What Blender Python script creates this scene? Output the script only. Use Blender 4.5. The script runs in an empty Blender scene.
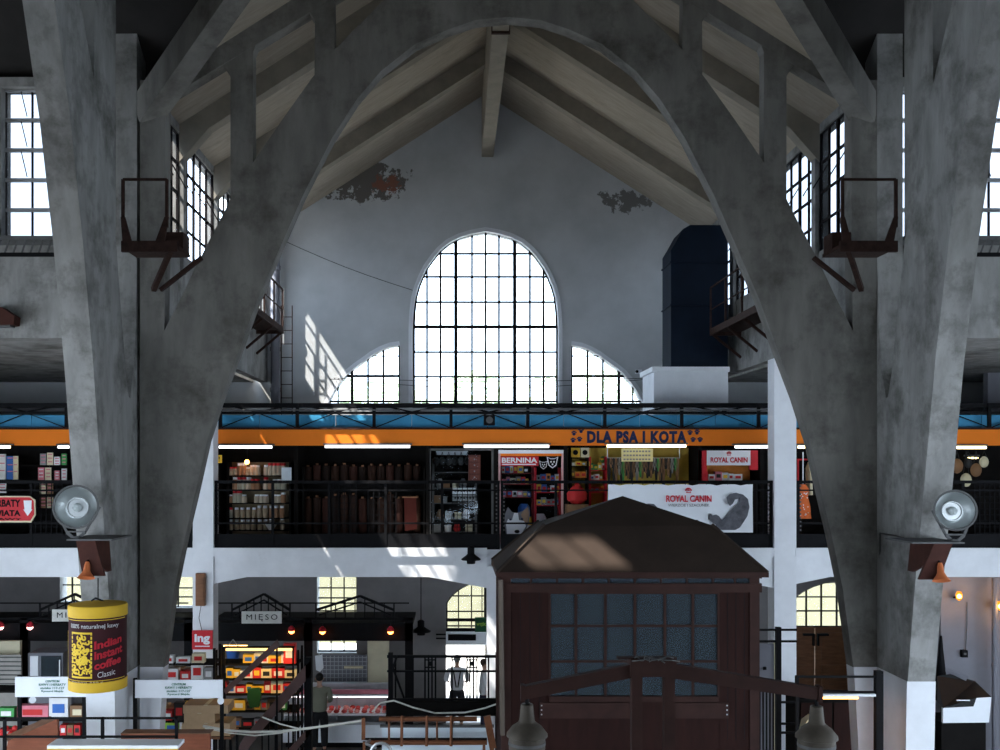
import bpy, bmesh, math, random
from mathutils import Vector, Matrix
random.seed(11)
S = bpy.context.scene
COL = S.collection
EYE, F, VX, VY = 6.4, 1000.0, 455.0, 465.0     # eye height (m), focal length (px), vanishing point

# ------------------------------------------------------------------ camera, world, sun, exposure
cam = bpy.data.objects.new('camera', bpy.data.cameras.new('camera'))
COL.objects.link(cam)
cam.location = (0, 0, EYE); cam.rotation_euler = (math.pi/2, 0, 0)
cam.data.sensor_width = 36; cam.data.lens = 36
cam.data.shift_x = 0.045; cam.data.shift_y = 0.09
cam.data.clip_end = 300
S.camera = cam
S.view_settings.view_transform = 'Standard'; S.view_settings.look = 'None'
S.view_settings.gamma = 1; S.view_settings.use_curve_mapping = False
S.view_settings.exposure = 0.12
w = bpy.data.worlds.new('sky'); S.world = w; w.use_nodes = True
bg = w.node_tree.nodes['Background']
bg.inputs[0].default_value = (0.72, 0.85, 1.0, 1); bg.inputs[1].default_value = 7.0
sun = bpy.data.objects.new('sun', bpy.data.lights.new('sun', 'SUN')); COL.objects.link(sun)
sun.data.energy = 21.0; sun.data.color = (1.0, 0.93, 0.82); sun.data.angle = 0.012
sun.rotation_euler = Vector((1.0, 0.45, -1.55)).to_track_quat('-Z', 'Y').to_euler()
sun.location = (-20, -5, 30)

# ------------------------------------------------------------------ helpers
def P(px, py, d): return Vector(((px-VX)*d/F, d, EYE+(VY-py)*d/F))
def X(px, d): return (px-VX)*d/F
def Z(py, d): return EYE+(VY-py)*d/F

class MB:
    def __init__(s): s.v = []; s.f = []; s.sm = False
    def add(s, vs, fs):
        n = len(s.v); s.v += [Vector(v) for v in vs]; s.f += [tuple(n+i for i in f) for f in fs]; return s
    def box(s, x0, x1, y0, y1, z0, z1):
        if x0 > x1: x0, x1 = x1, x0
        if y0 > y1: y0, y1 = y1, y0
        if z0 > z1: z0, z1 = z1, z0
        return s.add([(x0,y0,z0),(x1,y0,z0),(x1,y1,z0),(x0,y1,z0),(x0,y0,z1),(x1,y0,z1),(x1,y1,z1),(x0,y1,z1)],
                     [(0,3,2,1),(4,5,6,7),(0,1,5,4),(1,2,6,5),(2,3,7,6),(3,0,4,7)])
    def pb(s, px0, px1, py0, py1, d, t):
        return s.box(X(px0,d), X(px1,d), d, d+t, Z(py1,d), Z(py0,d))
    def bar(s, p, q, w, h, up=(0,0,1)):
        p = Vector(p); q = Vector(q); a = (q-p).normalized(); u = Vector(up)
        if abs(a.dot(u)) > .98: u = Vector((0,1,0))
        r = a.cross(u).normalized(); u = r.cross(a).normalized()
        vs = [b+r*i*w/2+u*j*h/2 for b in (p, q) for i, j in ((-1,-1),(1,-1),(1,1),(-1,1))]
        return s.add(vs, [(0,3,2,1),(4,5,6,7),(0,1,5,4),(1,2,6,5),(2,3,7,6),(3,0,4,7)])
    def tube(s, p, q, r, n=10, r2=None):
        p = Vector(p); q = Vector(q); r2 = r if r2 is None else r2
        a = (q-p).normalized(); u = Vector((0,0,1)) if abs(a.z) < .9 else Vector((1,0,0))
        e = a.cross(u).normalized(); g = a.cross(e)
        vs = [b+(e*math.cos(t)+g*math.sin(t))*rr for b, rr in ((p,r),(q,r2)) for t in [2*math.pi*k/n for k in range(n)]]
        fs = [(k,(k+1)%n,n+(k+1)%n,n+k) for k in range(n)]+[tuple(range(n-1,-1,-1)), tuple(range(n,2*n))]
        return s.add(vs, fs)
    def path(s, pts, r, n=6):
        for a, b in zip(pts, pts[1:]): s.tube(a, b, r, n)
        return s
    def lathe(s, c, prof, n=24, M=None, cap=True):
        c = Vector(c); vs = []
        for r, z in prof:
            for k in range(n):
                t = 2*math.pi*k/n; v = Vector((r*math.cos(t), r*math.sin(t), z))
                vs.append(c+(M@v if M else v))
        fs = []
        for i in range(len(prof)-1):
            for k in range(n): fs.append((i*n+k, i*n+(k+1)%n, (i+1)*n+(k+1)%n, (i+1)*n+k))
        if cap: fs += [tuple(range(n-1,-1,-1)), tuple(range((len(prof)-1)*n, len(prof)*n))]
        return s.add(vs, fs)
    def ball(s, c, r, n=12, sz=(1,1,1)):
        pr = [(max(.001,math.sin(math.pi*i/8)), -math.cos(math.pi*i/8)) for i in range(9)]
        return s.lathe(c, [(a*r, b*r) for a, b in pr], n, Matrix.Diagonal(sz))
    def prism(s, pts, y0, y1):                       # polygon in XZ extruded in Y
        n = len(pts)
        vs = [(x, y0, z) for x, z in pts]+[(x, y1, z) for x, z in pts]
        return s.add(vs, [tuple(range(n)), tuple(range(2*n-1, n-1, -1))]+[(k,(k+1)%n,n+(k+1)%n,n+k)[::-1] for k in range(n)])
    def pprism(s, pts, d, t): return s.prism([(X(a,d), Z(b,d)) for a, b in pts], d, d+t)
    def prismx(s, pts, x0, x1):                      # polygon in YZ extruded in X
        n = len(pts)
        vs = [(x0, y, z) for y, z in pts]+[(x1, y, z) for y, z in pts]
        return s.add(vs, [tuple(range(n)), tuple(range(2*n-1, n-1, -1))]+[(k,(k+1)%n,n+(k+1)%n,n+k)[::-1] for k in range(n)])
    def me(s, me):
        n = len(s.v); s.v += [v.co.copy() for v in me.vertices]
        s.f += [tuple(n+i for i in p.vertices) for p in me.polygons]; return s
    def build(s, name, m, parent=None, label=None, smooth=False, bevel=0, base=None):
        lo = Vector((min(v[i] for v in s.v) for i in range(3))); hi = Vector((max(v[i] for v in s.v) for i in range(3)))
        if parent is None: o0 = Vector(base) if base else Vector(((lo.x+hi.x)/2, (lo.y+hi.y)/2, lo.z))
        else: o0 = wloc(parent)
        me = bpy.data.meshes.new(name); me.from_pydata([v-o0 for v in s.v], [], s.f); me.validate()
        bm = bmesh.new(); bm.from_mesh(me); bmesh.ops.recalc_face_normals(bm, faces=bm.faces)
        bm.to_mesh(me); bm.free()
        if smooth:
            for p in me.polygons: p.use_smooth = True
            try: me.set_sharp_from_angle(angle=math.radians(38))
            except Exception: pass
        me.materials.append(m)
        o = bpy.data.objects.new(name, me); COL.objects.link(o)
        if parent is not None: o.parent = parent
        else: o.location = o0
        if label and parent is not None: o['label'] = label
        if bevel:
            b = o.modifiers.new('bevel', 'BEVEL'); b.width = bevel; b.segments = 2; b.limit_method = 'ANGLE'
        return o

def wloc(o):
    v = Vector(o.location)
    while o.parent: o = o.parent; v = v+Vector(o.location)
    return v
def tag(o, label, cat, group=None, kind=None):
    if label: o['label'] = label
    if cat: o['category'] = cat
    if group: o['group'] = group
    if kind: o['kind'] = kind
    return o
def thing(name, label, cat, loc=(0,0,0), group=None):
    o = bpy.data.objects.new(name, None); COL.objects.link(o); o.location = loc; o.empty_display_size = .1
    return tag(o, label, cat, group)
def struct(name, mb, m, label, **k):
    o = mb.build(name, m, **k); o['kind'] = 'structure'; o['label'] = label; o['category'] = name.split('_')[0]; return o
def dup(root, loc, label=None, group=None, rotz=None):
    r = root.copy(); COL.objects.link(r); r.location = loc
    if label: r['label'] = label
    if group: r['group'] = group
    if rotz is not None: r.rotation_euler = (0, 0, rotz)
    for ch in list(root.children):
        c = ch.copy(); COL.objects.link(c); c.parent = r
        for g in list(ch.children):
            e = g.copy(); COL.objects.link(e); e.parent = c
    return r

def holes_mesh(outer, holes, t):
    """filled 2-D outline with holes, thickness t, in XY plane z 0..t"""
    cu = bpy.data.curves.new('c', 'CURVE'); cu.dimensions = '2D'; cu.fill_mode = 'BOTH'; cu.extrude = t/2
    for ring in [outer]+holes:
        sp = cu.splines.new('POLY'); sp.points.add(len(ring)-1); sp.use_cyclic_u = True
        for i, p in enumerate(ring): sp.points[i].co = (p[0], p[1], 0, 1)
    o = bpy.data.objects.new('c', cu); COL.objects.link(o)
    dg = bpy.context.evaluated_depsgraph_get(); dg.update()
    me = bpy.data.meshes.new_from_object(o.evaluated_get(dg))
    bpy.data.objects.remove(o); bpy.data.curves.remove(cu)
    return me
def wall_y(outer, holes, y0, y1):        # outline in (x,z)
    me = holes_mesh(outer, holes, y1-y0); m = MB(); n = (y0+y1)/2
    for v in me.vertices: m.v.append(Vector((v.co.x, n+v.co.z, v.co.y)))
    m.f = [tuple(p.vertices) for p in me.polygons]; return m
def wall_x(outer, holes, x0, x1):        # outline in (y,z)
    me = holes_mesh(outer, holes, x1-x0); m = MB(); n = (x0+x1)/2
    for v in me.vertices: m.v.append(Vector((n+v.co.z, v.co.x, v.co.y)))
    m.f = [tuple(p.vertices) for p in me.polygons]; return m
def PP(pts, d): return [(X(a,d), Z(b,d)) for a, b in pts]

def text_mesh(s, bold=0.0, spacing=1.0):
    cu = bpy.data.curves.new('t', 'FONT'); cu.body = s; cu.size = 1; cu.offset = bold; cu.extrude = .02
    cu.space_character = spacing; cu.align_x = 'CENTER'; cu.resolution_u = 3
    o = bpy.data.objects.new('t', cu); COL.objects.link(o)
    dg = bpy.context.evaluated_depsgraph_get(); dg.update()
    me = bpy.data.meshes.new_from_object(o.evaluated_get(dg))
    bpy.data.objects.remove(o); bpy.data.curves.remove(cu); return me
def text(s, px0, px1, py0, py1, d, m, parent, bold=0.0, name='lettering', spacing=1.0, shear=0):
    me = text_mesh(s, bold, spacing); vs = [v.co for v in me.vertices]
    x0 = min(v.x for v in vs); x1 = max(v.x for v in vs); y0 = min(v.y for v in vs); y1 = max(v.y for v in vs)
    b = MB()
    for v in vs:
        u = (v.x-x0)/(x1-x0); q = (v.y-y0)/(y1-y0)
        p = P(px0+u*(px1-px0), py1+(py0-py1)*q + shear*u, d); p.y = d-.004-(v.z+.02)*.1
        b.v.append(p)
    b.f = [tuple(p.vertices) for p in me.polygons]
    return b.build(name, m, parent)

# ------------------------------------------------------------------ materials
def mat(name, col, rough=.7, metal=0, var=.12, scale=4, bump=0.0, emit=None, es=0, streak=None, spec=None, dirt=None):
    m = bpy.data.materials.new(name); m.use_nodes = True; nt = m.node_tree; N = nt.nodes; L = nt.links
    b = N['Principled BSDF']; b.inputs['Roughness'].default_value = rough; b.inputs['Metallic'].default_value = metal
    if spec is None and metal < .5: spec = .2
    if spec is not None: b.inputs['Specular IOR Level'].default_value = spec
    b.inputs['Base Color'].default_value = (*col, 1)
    if emit: b.inputs['Emission Color'].default_value = (*emit, 1); b.inputs['Emission Strength'].default_value = es
    if var or dirt:
        tc = N.new('ShaderNodeTexCoord'); mp = N.new('ShaderNodeMapping'); L.new(tc.outputs['Object'], mp.inputs[0])
        if streak: mp.inputs['Scale'].default_value = streak
        n1 = N.new('ShaderNodeTexNoise'); n1.inputs['Scale'].default_value = scale; n1.inputs['Detail'].default_value = 6
        n1.inputs['Roughness'].default_value = .62
        L.new(mp.outputs[0], n1.inputs['Vector'])
        cr = N.new('ShaderNodeValToRGB'); cr.color_ramp.elements[0].position = .3; cr.color_ramp.elements[1].position = .72
        cr.color_ramp.elements[0].color = (*[c*(1-var) for c in col], 1); cr.color_ramp.elements[1].color = (*[min(1, c*(1+var)) for c in col], 1)
        L.new(n1.outputs['Fac'], cr.inputs[0]); out = cr.outputs[0]
        if dirt:
            n2 = N.new('ShaderNodeTexNoise'); n2.inputs['Scale'].default_value = dirt[1]; n2.inputs['Detail'].default_value = 8
            n2.inputs['Roughness'].default_value = .7
            L.new(tc.outputs['Object'], n2.inputs['Vector'])
            r2 = N.new('ShaderNodeValToRGB'); r2.color_ramp.elements[0].position = dirt[2]; r2.color_ramp.elements[1].position = dirt[3]
            L.new(n2.outputs['Fac'], r2.inputs[0])
            mx = N.new('ShaderNodeMix'); mx.data_type = 'RGBA'; L.new(r2.outputs[0], mx.inputs[0]); L.new(out, mx.inputs[6])
            mx.inputs[7].default_value = (*dirt[0], 1); out = mx.outputs[2]
        L.new(out, b.inputs['Base Color'])
        if bump:
            bp = N.new('ShaderNodeBump'); bp.inputs['Strength'].default_value = bump; bp.inputs['Distance'].default_value = .03
            L.new(n1.outputs['Fac'], bp.inputs['Height']); L.new(bp.outputs[0], b.inputs['Normal'])
    return m
def glow(name, col, s):
    m = bpy.data.materials.new(name); m.use_nodes = True; nt = m.node_tree; nt.nodes.clear()
    e = nt.nodes.new('ShaderNodeEmission'); o = nt.nodes.new('ShaderNodeOutputMaterial')
    e.inputs[0].default_value = (*col, 1); e.inputs[1].default_value = s; nt.links.new(e.outputs[0], o.inputs[0]); return m
def glassm(name, tint, trans=.85, dust=(.5,.55,.6), rough=.08, dustf=.5):
    m = bpy.data.materials.new(name); m.use_nodes = True; nt = m.node_tree; nt.nodes.clear(); N = nt.nodes; L = nt.links
    t = N.new('ShaderNodeBsdfTransparent'); t.inputs[0].default_value = (*tint, 1)
    g = N.new('ShaderNodeBsdfGlossy'); g.inputs['Roughness'].default_value = rough; g.inputs[0].default_value = (.8,.85,.9,1)
    d = N.new('ShaderNodeBsdfDiffuse'); d.inputs[0].default_value = (*dust, 1)
    tc = N.new('ShaderNodeTexCoord'); nz = N.new('ShaderNodeTexNoise'); nz.inputs['Scale'].default_value = 3; nz.inputs['Detail'].default_value = 5
    L.new(tc.outputs['Object'], nz.inputs['Vector'])
    m1 = N.new('ShaderNodeMixShader'); m1.inputs[0].default_value = dustf; L.new(g.outputs[0], m1.inputs[1]); L.new(d.outputs[0], m1.inputs[2])
    ma = N.new('ShaderNodeMath'); ma.operation = 'MULTIPLY_ADD'; ma.inputs[1].default_value = .25; ma.inputs[2].default_value = (1-trans)-.125
    ma.use_clamp = True; L.new(nz.outputs['Fac'], ma.inputs[0])
    m2 = N.new('ShaderNodeMixShader'); L.new(ma.outputs[0], m2.inputs[0]); L.new(t.outputs[0], m2.inputs[1]); L.new(m1.outputs[0], m2.inputs[2])
    o = N.new('ShaderNodeOutputMaterial'); L.new(m2.outputs[0], o.inputs[0]); return m

CONC = mat('concrete', (.165,.157,.143), .85, var=.30, scale=1.6, bump=.5, streak=(1.6,1.6,.45), dirt=((.050,.046,.038), 1.0, .48, .72))
CONC_L = mat('pale_concrete', (.26,.255,.245), .85, var=.25, scale=2.0, bump=.3, streak=(2,2,.6), dirt=((.085,.083,.073), 1.1, .47, .68))
CONC_D = mat('shaded_concrete', (.020,.018,.017), .9, var=.25, scale=2.0, bump=.3)  # darker copy of the concrete, carrying the crossing roof's lack of light
PLAS = mat('white_plaster', (.70,.71,.74), .8, var=.07, scale=2.5, bump=.1, dirt=((.50,.50,.50), 1.6, .62, .85))
GABLE = mat('gable_plaster', (.50,.51,.52), .9, var=.10, scale=1.2, bump=.2, dirt=((.30,.30,.30), .55, .52, .85))
ROOFB = mat('roof_boarding', (.345,.295,.235), .85, var=.16, scale=2.2, streak=(1,6,1), bump=.2, dirt=((.16,.14,.12), 1.1, .58, .85))
RAFT = mat('rafter_concrete', (.24,.212,.172), .85, var=.18, scale=2.4, bump=.2)
BLACK = mat('black_steel', (.004,.004,.005), .7, 0, var=.3, scale=8, spec=.12)
RUST = mat('rusty_steel', (.035,.018,.014), .85, 0, spec=.2, var=.4, scale=10, bump=.2)
BROWN = mat('brown_paint', (.020,.0062,.0045), .8, spec=.15, var=.25, scale=3, streak=(3,3,.6), bump=.1)
BROWN2 = mat('brown_trim', (.030,.0115,.0085), .75, spec=.2, var=.25, scale=4)
KROOF = mat('kiosk_roof_felt', (.024,.016,.012), .85, spec=.15, var=.2, scale=2, bump=.1, dirt=((.038,.027,.021), 1.5, .6, .8))
KROOFG = mat('kiosk_roof_zinc', (.22,.21,.22), .6, .3, var=.15, scale=3)
LAMPB = mat('lamp_bracket_brown', (.05,.016,.011), .8, spec=.2, var=.25, scale=5)
GLASS = glassm('window_glass', (.95,.98,1), .97, dustf=.95)
KGLASS = glassm('dusty_glass', (.50,.55,.6), .30, dust=(.045,.058,.068), dustf=1.0)
SGLASS = glassm('shop_glass', (.9,.93,.95), .985, dustf=.2)
GLASSD = glassm('dimming_clerestory_glass', (.50,.52,.55), .96)  # grey tint added to cut the light these panes let in
GLASSA = glassm('clear_clerestory_glass', (.95,.97,1.0), .97)  # nearly clear, so the left panes pass more light
FRAME = mat('window_iron', (.012,.010,.011), .8, 0, spec=.1, var=.2, scale=6)
FRAMEW = mat('window_frame_pale', (.35,.36,.38), .6, var=.1)
ORANGE = mat('orange_fascia', (.80,.20,.02), .8, spec=.1, var=.06, scale=1.5)
BLUEP = mat('blue_panel', (.045,.26,.45), .5, var=.12, scale=2)
NAVY = mat('navy_duct', (.0035,.009,.020), .8, 0, spec=.2, var=.25, scale=2)
DBLUE = mat('navy_letters', (.010,.015,.06), .5, var=0)
WHITE = mat('white_board', (.78,.80,.84), .5, var=.03)
PAPER = mat('paper', (.72,.80,.86), .7, var=.03)
RED = mat('red_paint', (.55,.02,.03), .5, var=.08)
DRED = mat('red_letters', (.60,.03,.05), .5, var=0)
YEL = mat('yellow_paint', (.80,.50,.03), .5, var=.08)
TUBE = glow('fluorescent_tube', (.95,.98,1.0), 2.6)
TUBEW = glow('warm_tube', (1.0,.80,.40), 5)
OLAMP = glow('orange_bulb', (1.0,.22,.05), 14)
WLAMP = glow('amber_bulb', (1.0,.50,.08), 14)
WOOD = mat('mid_wood', (.20,.09,.045), .6, var=.3, scale=3, streak=(1,1,5))
PINKW = mat('mauve_board', (.11,.065,.06), .6, var=.15, scale=2)
FLOOR = mat('floor_stone', (.13,.125,.115), .6, var=.25, scale=1.5)
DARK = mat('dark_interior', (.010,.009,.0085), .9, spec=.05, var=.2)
FACADE = mat('facade_render', (.19,.175,.115), .9, var=.06)
CREAM = mat('cream_wall', (.62,.56,.40), .8, var=.08)
GRAYW = mat('grey_wall', (.19,.19,.215), .85, var=.12, scale=1.5)
METAL = mat('brushed_metal', (.45,.46,.47), .35, .8, var=.1)
GREY = mat('grey_enamel', (.10,.10,.10), .7, .0, spec=.2, var=.2)
CABLE = mat('cable', (.05,.05,.05), .6, var=0)
CMATS = {}
def cm(name, c, rough=.55):
    if name not in CMATS: CMATS[name] = mat(name+'_goods', c, rough, var=.1, scale=9)
    return CMATS[name]
COLS = {'red':(.55,.03,.03),'yellow':(.80,.50,.05),'orange':(.75,.25,.04),'white':(.72,.72,.72),'green':(.06,.30,.08),
        'blue':(.04,.14,.45),'brown':(.22,.12,.06),'cardboard':(.42,.28,.16),'black':(.02,.02,.02),'pink':(.65,.20,.25),'cream':(.7,.62,.42),'grey':(.25,.25,.25),'lime':(.35,.6,.08)}
for k, c in COLS.items(): cm(k, c)
# ------------------------------------------------------------------ setting: floor, gable wall, side walls, roofs
XL, XR, XC, DW = -4.65, 6.15, .75, 24.8
REARX0, REARX1, REARZ0, REARZ1 = -1.2, 2.7, .5, 3.2          # window opening behind the camera, kept low and small to shape the light
EAVE, APEX = 12.15, 15.6
struct('floor', MB().box(-18, 18, -6, 27, -.2, 0), FLOOR, 'dark stone market hall floor')

def mir(pts, c=485.5): return [(2*c-x, y) for x, y in pts]
cw_left = [(412.5,408),(412.5,328),(413.3,312),(415,298),(418,287),(422,277),(427,267),(433,258.5),(440,250),(449,242.5),(460,237),(472,233.5),(485.5,231)]
cw = cw_left+mir(cw_left)[::-1][1:]
sw_l = [(399.7,408),(399.7,345),(390,346.5),(381,350),(372,355),(364,361),(356,366.5),(348,373),(341,381),(334,391),(328,403),(326,408)]
sw_r = mir(sw_l)
def arched(x0, x1, ytop, ybot, rise=10, n=10):
    pts = [(x0, ybot)]
    for i in range(n+1):
        t = i/n; x = x0+(x1-x0)*t; y = ytop+rise*(1-math.sqrt(max(0, 1-(2*t-1)**2))) if rise > 0 else ytop
        pts.append((x, y))
    return pts+[(x1, ybot)]
lowA = arched(317, 357, 566, 653, 9); lowB = arched(160, 195, 560, 608, 9); lowC = arched(60, 84, 560, 603, 6)
doorM = [(446,723.0),(446,603),(451,596),(458,590),(467,585),(478,581),(490,579.5),(502,581),(513,585),(522,590),(529,596),(534,603),(534,723.0)]
doorR = [(795,722.5),(795,597),(802,592),(812,587),(824,583),(838,582),(850,584),(862,590),(870,596),(870,722.5)]
archU = arched(930, 987, 409, 503, 22)
out = [(-12,0),(14,0),(14,8.75),(6.45,8.75),(6.45,12.3),(XC,15.85),(-4.95,12.3),(-4.95,8.75),(-12,8.75)]
hs = [PP(h, DW) for h in (cw, sw_l, sw_r, lowA, lowB, lowC, doorM, doorR, archU)]
for h in (hs[6], hs[7]):                                     # doors reach the floor
    h[0] = (h[0][0], .01); h[-1] = (h[-1][0], .01)
# peeling plaster: brick and grey patches where paint has flaked
gp = bpy.data.materials.new('peeling_gable_plaster'); gp.use_nodes = True
N = gp.node_tree.nodes; L = gp.node_tree.links; B = N['Principled BSDF']; B.inputs['Roughness'].default_value = .95; B.inputs['Specular IOR Level'].default_value = .1
tc = N.new('ShaderNodeTexCoord')
def noise(sc, det=6, ro=.6):
    n = N.new('ShaderNodeTexNoise'); n.inputs['Scale'].default_value = sc; n.inputs['Detail'].default_value = det; n.inputs['Roughness'].default_value = ro
    L.new(tc.outputs['Object'], n.inputs['Vector']); return n
def ramp(src, p0, c0, p1, c1):
    r = N.new('ShaderNodeValToRGB'); r.color_ramp.elements[0].position = p0; r.color_ramp.elements[1].position = p1
    r.color_ramp.elements[0].color = (*c0, 1); r.color_ramp.elements[1].color = (*c1, 1); L.new(src, r.inputs[0]); return r
def mix(f, a, b):
    m = N.new('ShaderNodeMix'); m.data_type = 'RGBA'; L.new(f, m.inputs[0])
    for k, v in ((6, a), (7, b)):
        if isinstance(v, tuple): m.inputs[k].default_value = (*v, 1)
        else: L.new(v, m.inputs[k])
    return m.outputs[2]
base = ramp(noise(.6).outputs['Fac'], .35, (.42,.43,.435), .7, (.56,.57,.58)).outputs[0]
sx = N.new('ShaderNodeSeparateXYZ'); L.new(tc.outputs['Object'], sx.inputs[0])
def dist(cx, cz, rx, rz):                                    # 1 inside an ellipse on the wall, fading out
    a = N.new('ShaderNodeMath'); a.operation = 'SUBTRACT'; a.inputs[1].default_value = cx; L.new(sx.outputs['X'], a.inputs[0])
    b = N.new('ShaderNodeMath'); b.operation = 'DIVIDE'; b.inputs[1].default_value = rx; L.new(a.outputs[0], b.inputs[0])
    c = N.new('ShaderNodeMath'); c.operation = 'SUBTRACT'; c.inputs[1].default_value = cz; L.new(sx.outputs['Z'], c.inputs[0])
    d = N.new('ShaderNodeMath'); d.operation = 'DIVIDE'; d.inputs[1].default_value = rz; L.new(c.outputs[0], d.inputs[0])
    e = N.new('ShaderNodeMath'); e.operation = 'MULTIPLY'; L.new(b.outputs[0], e.inputs[0]); L.new(b.outputs[0], e.inputs[1])
    f = N.new('ShaderNodeMath'); f.operation = 'MULTIPLY_ADD'; L.new(d.outputs[0], f.inputs[0]); L.new(d.outputs[0], f.inputs[1]); L.new(e.outputs[0], f.inputs[2])
    g = N.new('ShaderNodeMath'); g.operation = 'SUBTRACT'; g.use_clamp = True; g.inputs[0].default_value = 1; L.new(f.outputs[0], g.inputs[1]); return g
def peel(z, thr, sc=3.2):
    n = noise(sc, 9, .68)
    m = N.new('ShaderNodeMath'); m.operation = 'MULTIPLY_ADD'; m.inputs[1].default_value = .38; L.new(z.outputs[0], m.inputs[0]); L.new(n.outputs['Fac'], m.inputs[2])
    return ramp(m.outputs[0], thr, (0,0,0), thr+.03, (1,1,1)).outputs[0]
ox = 1.0                                                     # wall origin x (bounding-box centre)
c1 = mix(peel(dist(-2.35-ox, 13.45, 1.7, .75), .72), base, (.13,.12,.11))
c1 = mix(peel(dist(-1.7-ox, 13.35, .75, .45), .80, 5), c1, (.22,.10,.07))
c1 = mix(peel(dist(4.3-ox, 13.0, 1.3, .6), .80), c1, (.16,.155,.15))
L.new(c1, B.inputs['Base Color'])
struct('wall_back', wall_y(out, hs, DW, DW+.45), gp, 'tall plastered gable wall with peeling paint at the top left', base=(1.0, DW, 0))

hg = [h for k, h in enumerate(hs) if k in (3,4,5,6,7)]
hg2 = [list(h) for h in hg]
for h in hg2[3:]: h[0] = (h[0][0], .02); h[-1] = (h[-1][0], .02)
struct('wall_ground_floor', wall_y([(-11.95,.01),(13.95,.01),(13.95,4.44),(-11.95,4.44)], hg2, DW-.03, DW-.002), mat('ground_floor_shade', (.19,.18,.18), .85, var=.15, scale=1.5), 'ground floor wall lining under the gallery, shade in its colour')  # darker lining over the back wall, under-gallery shade put into its colour

def offset(pts, c, k): return [(c[0]+(x-c[0])*k, c[1]+(y-c[1])*k) for x, y in pts]
def ring(outer, inner, y0, y1): return wall_y(outer, [inner], y0, y1)
# plaster mouldings round the gable windows
def moulding(pts, wpx, name, label, cx):
    o = []
    for i, p in enumerate(pts):
        a = Vector(pts[max(0, i-1)]); b = Vector(pts[min(len(pts)-1, i+1)]); t = (b-a).normalized(); n = Vector((-t.y, t.x))
        q = Vector(p)+n*wpx
        if (q-Vector(cx)).length < (Vector(p)-Vector(cx)).length: q = Vector(p)-n*wpx
        o.append((q.x, q.y))
    poly = list(pts)+o[::-1]
    m = MB(); k = len(pts)
    for i in range(k-1):
        m.prism(PP([pts[i], pts[i+1], o[i+1], o[i]], DW-.05), DW-.05, DW+.02)
    return struct(name, m, PLAS, label)
moulding(cw, 4, 'trim_1', 'pale moulding round the tall pointed gable window', (485.5, 350))
moulding(sw_l[1:], 4, 'trim_2', 'pale moulding over the left quarter round window', (399, 408))
moulding(sw_r[1:], 4, 'trim_3', 'pale moulding over the right quarter round window', (572, 408))

NW = [0]
def window(label, y):
    NW[0] += 1
    e = thing('window_%d' % NW[0], label, 'window', y); e['kind'] = 'structure'; return e
def inside_y(pts, x):
    ys = []
    n = len(pts)
    for i in range(n):
        (ax, ay), (bx, by) = pts[i], pts[(i+1) % n]
        if (ax-x)*(bx-x) <= 0 and ax != bx: ys.append(ay+(by-ay)*(x-ax)/(bx-ax))
    return (min(ys), max(ys)) if len(ys) > 1 else None
def inside_x(pts, y):
    r = inside_y([(b, a) for a, b in pts], y); return r
def gable_window(pts, vs, hz, label, d=DW+.18, gl=GLASS, fr=FRAME, thinx=1.0):
    c = P(sum(p[0] for p in pts)/len(pts), max(p[1] for p in pts), d)
    e = window(label, c); m = MB(); D0 = DW-.0
    for x, wd in vs:
        r = inside_y(pts, x)
        if r: m.pb(x-wd/2, x+wd/2, r[0]-1, r[1]+1, d, .05)
    for y, wd in hz:
        r = inside_x(pts, y)
        if r: m.pb(r[0]-1, r[1]+1, y-wd/2, y+wd/2, d-.004, .05)
    k = len(pts)
    ins = offset(pts, (sum(p[0] for p in pts)/k, sum(p[1] for p in pts)/k), .965)
    for i in range(k): m.prism(PP([pts[i], pts[(i+1)%k], ins[(i+1)%k], ins[i]], d), d-.01, d+.06)
    m.build('window_frame', fr, e)
    g = MB(); q = PP(pts, d); g.prism(q, d+.018, d+.024); g.build('window_pane', gl, e)
    return e
gable_window(cw, [(455.8,3.6),(514.7,3.6)]+[(x,2.1) for x in (427,440.5,472,485.7,499,530,543.6)],
             [(326.7,3.2)]+[(y,1.9) for y in (253.6,276.7,302,352,376.7,401.5)], 'tall pointed arch window with iron glazing bars in the gable')
gable_window(sw_l, [(352,2.8),(368,1.9),(383.4,1.9),(338,1.6)], [(376,2.6),(401.5,2),(356,1.2)], 'quarter round window left of the tall gable window')
gable_window(sw_r, [(x*-1+971,wd) for x,wd in ((352,2.8),(368,1.9),(383.4,1.9),(338,1.6))], [(376,2.6),(401.5,2),(356,1.2)], 'quarter round window right of the tall gable window')
gable_window(lowA, [(x,1.2) for x in (331,344)], [(y,1.2) for y in (588,598,611,625,640)], 'arched ground floor window behind the meat stall frames', fr=FRAME)
gable_window(lowB, [(178,1.2)], [(588,1.2),(597,1.2)], 'small ground floor window beside the left gallery column')
gable_window(lowC, [(72,1.2)], [(585,1.2)], 'small ground floor window behind the coffee lantern')
fan = [(446,632)]+doorM[1:-1]+[(534,632)]
gable_window(fan, [(458.5,1.2),(471.5,1.2),(486,4),(500,1.2),(514,1.2)], [(596,1.2),(611.5,1.2),(620,3),(626,1.2)], 'arched fanlight over the open street door')
fr_ = [(795,627)]+doorR[1:-1]+[(870,627)]
gable_window(fr_, [(x,1.4) for x in (806.5,821.5,837,853)], [(597,1.2),(611,1.4),(627,2)], 'arched fanlight over the brown double doors')

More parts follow.
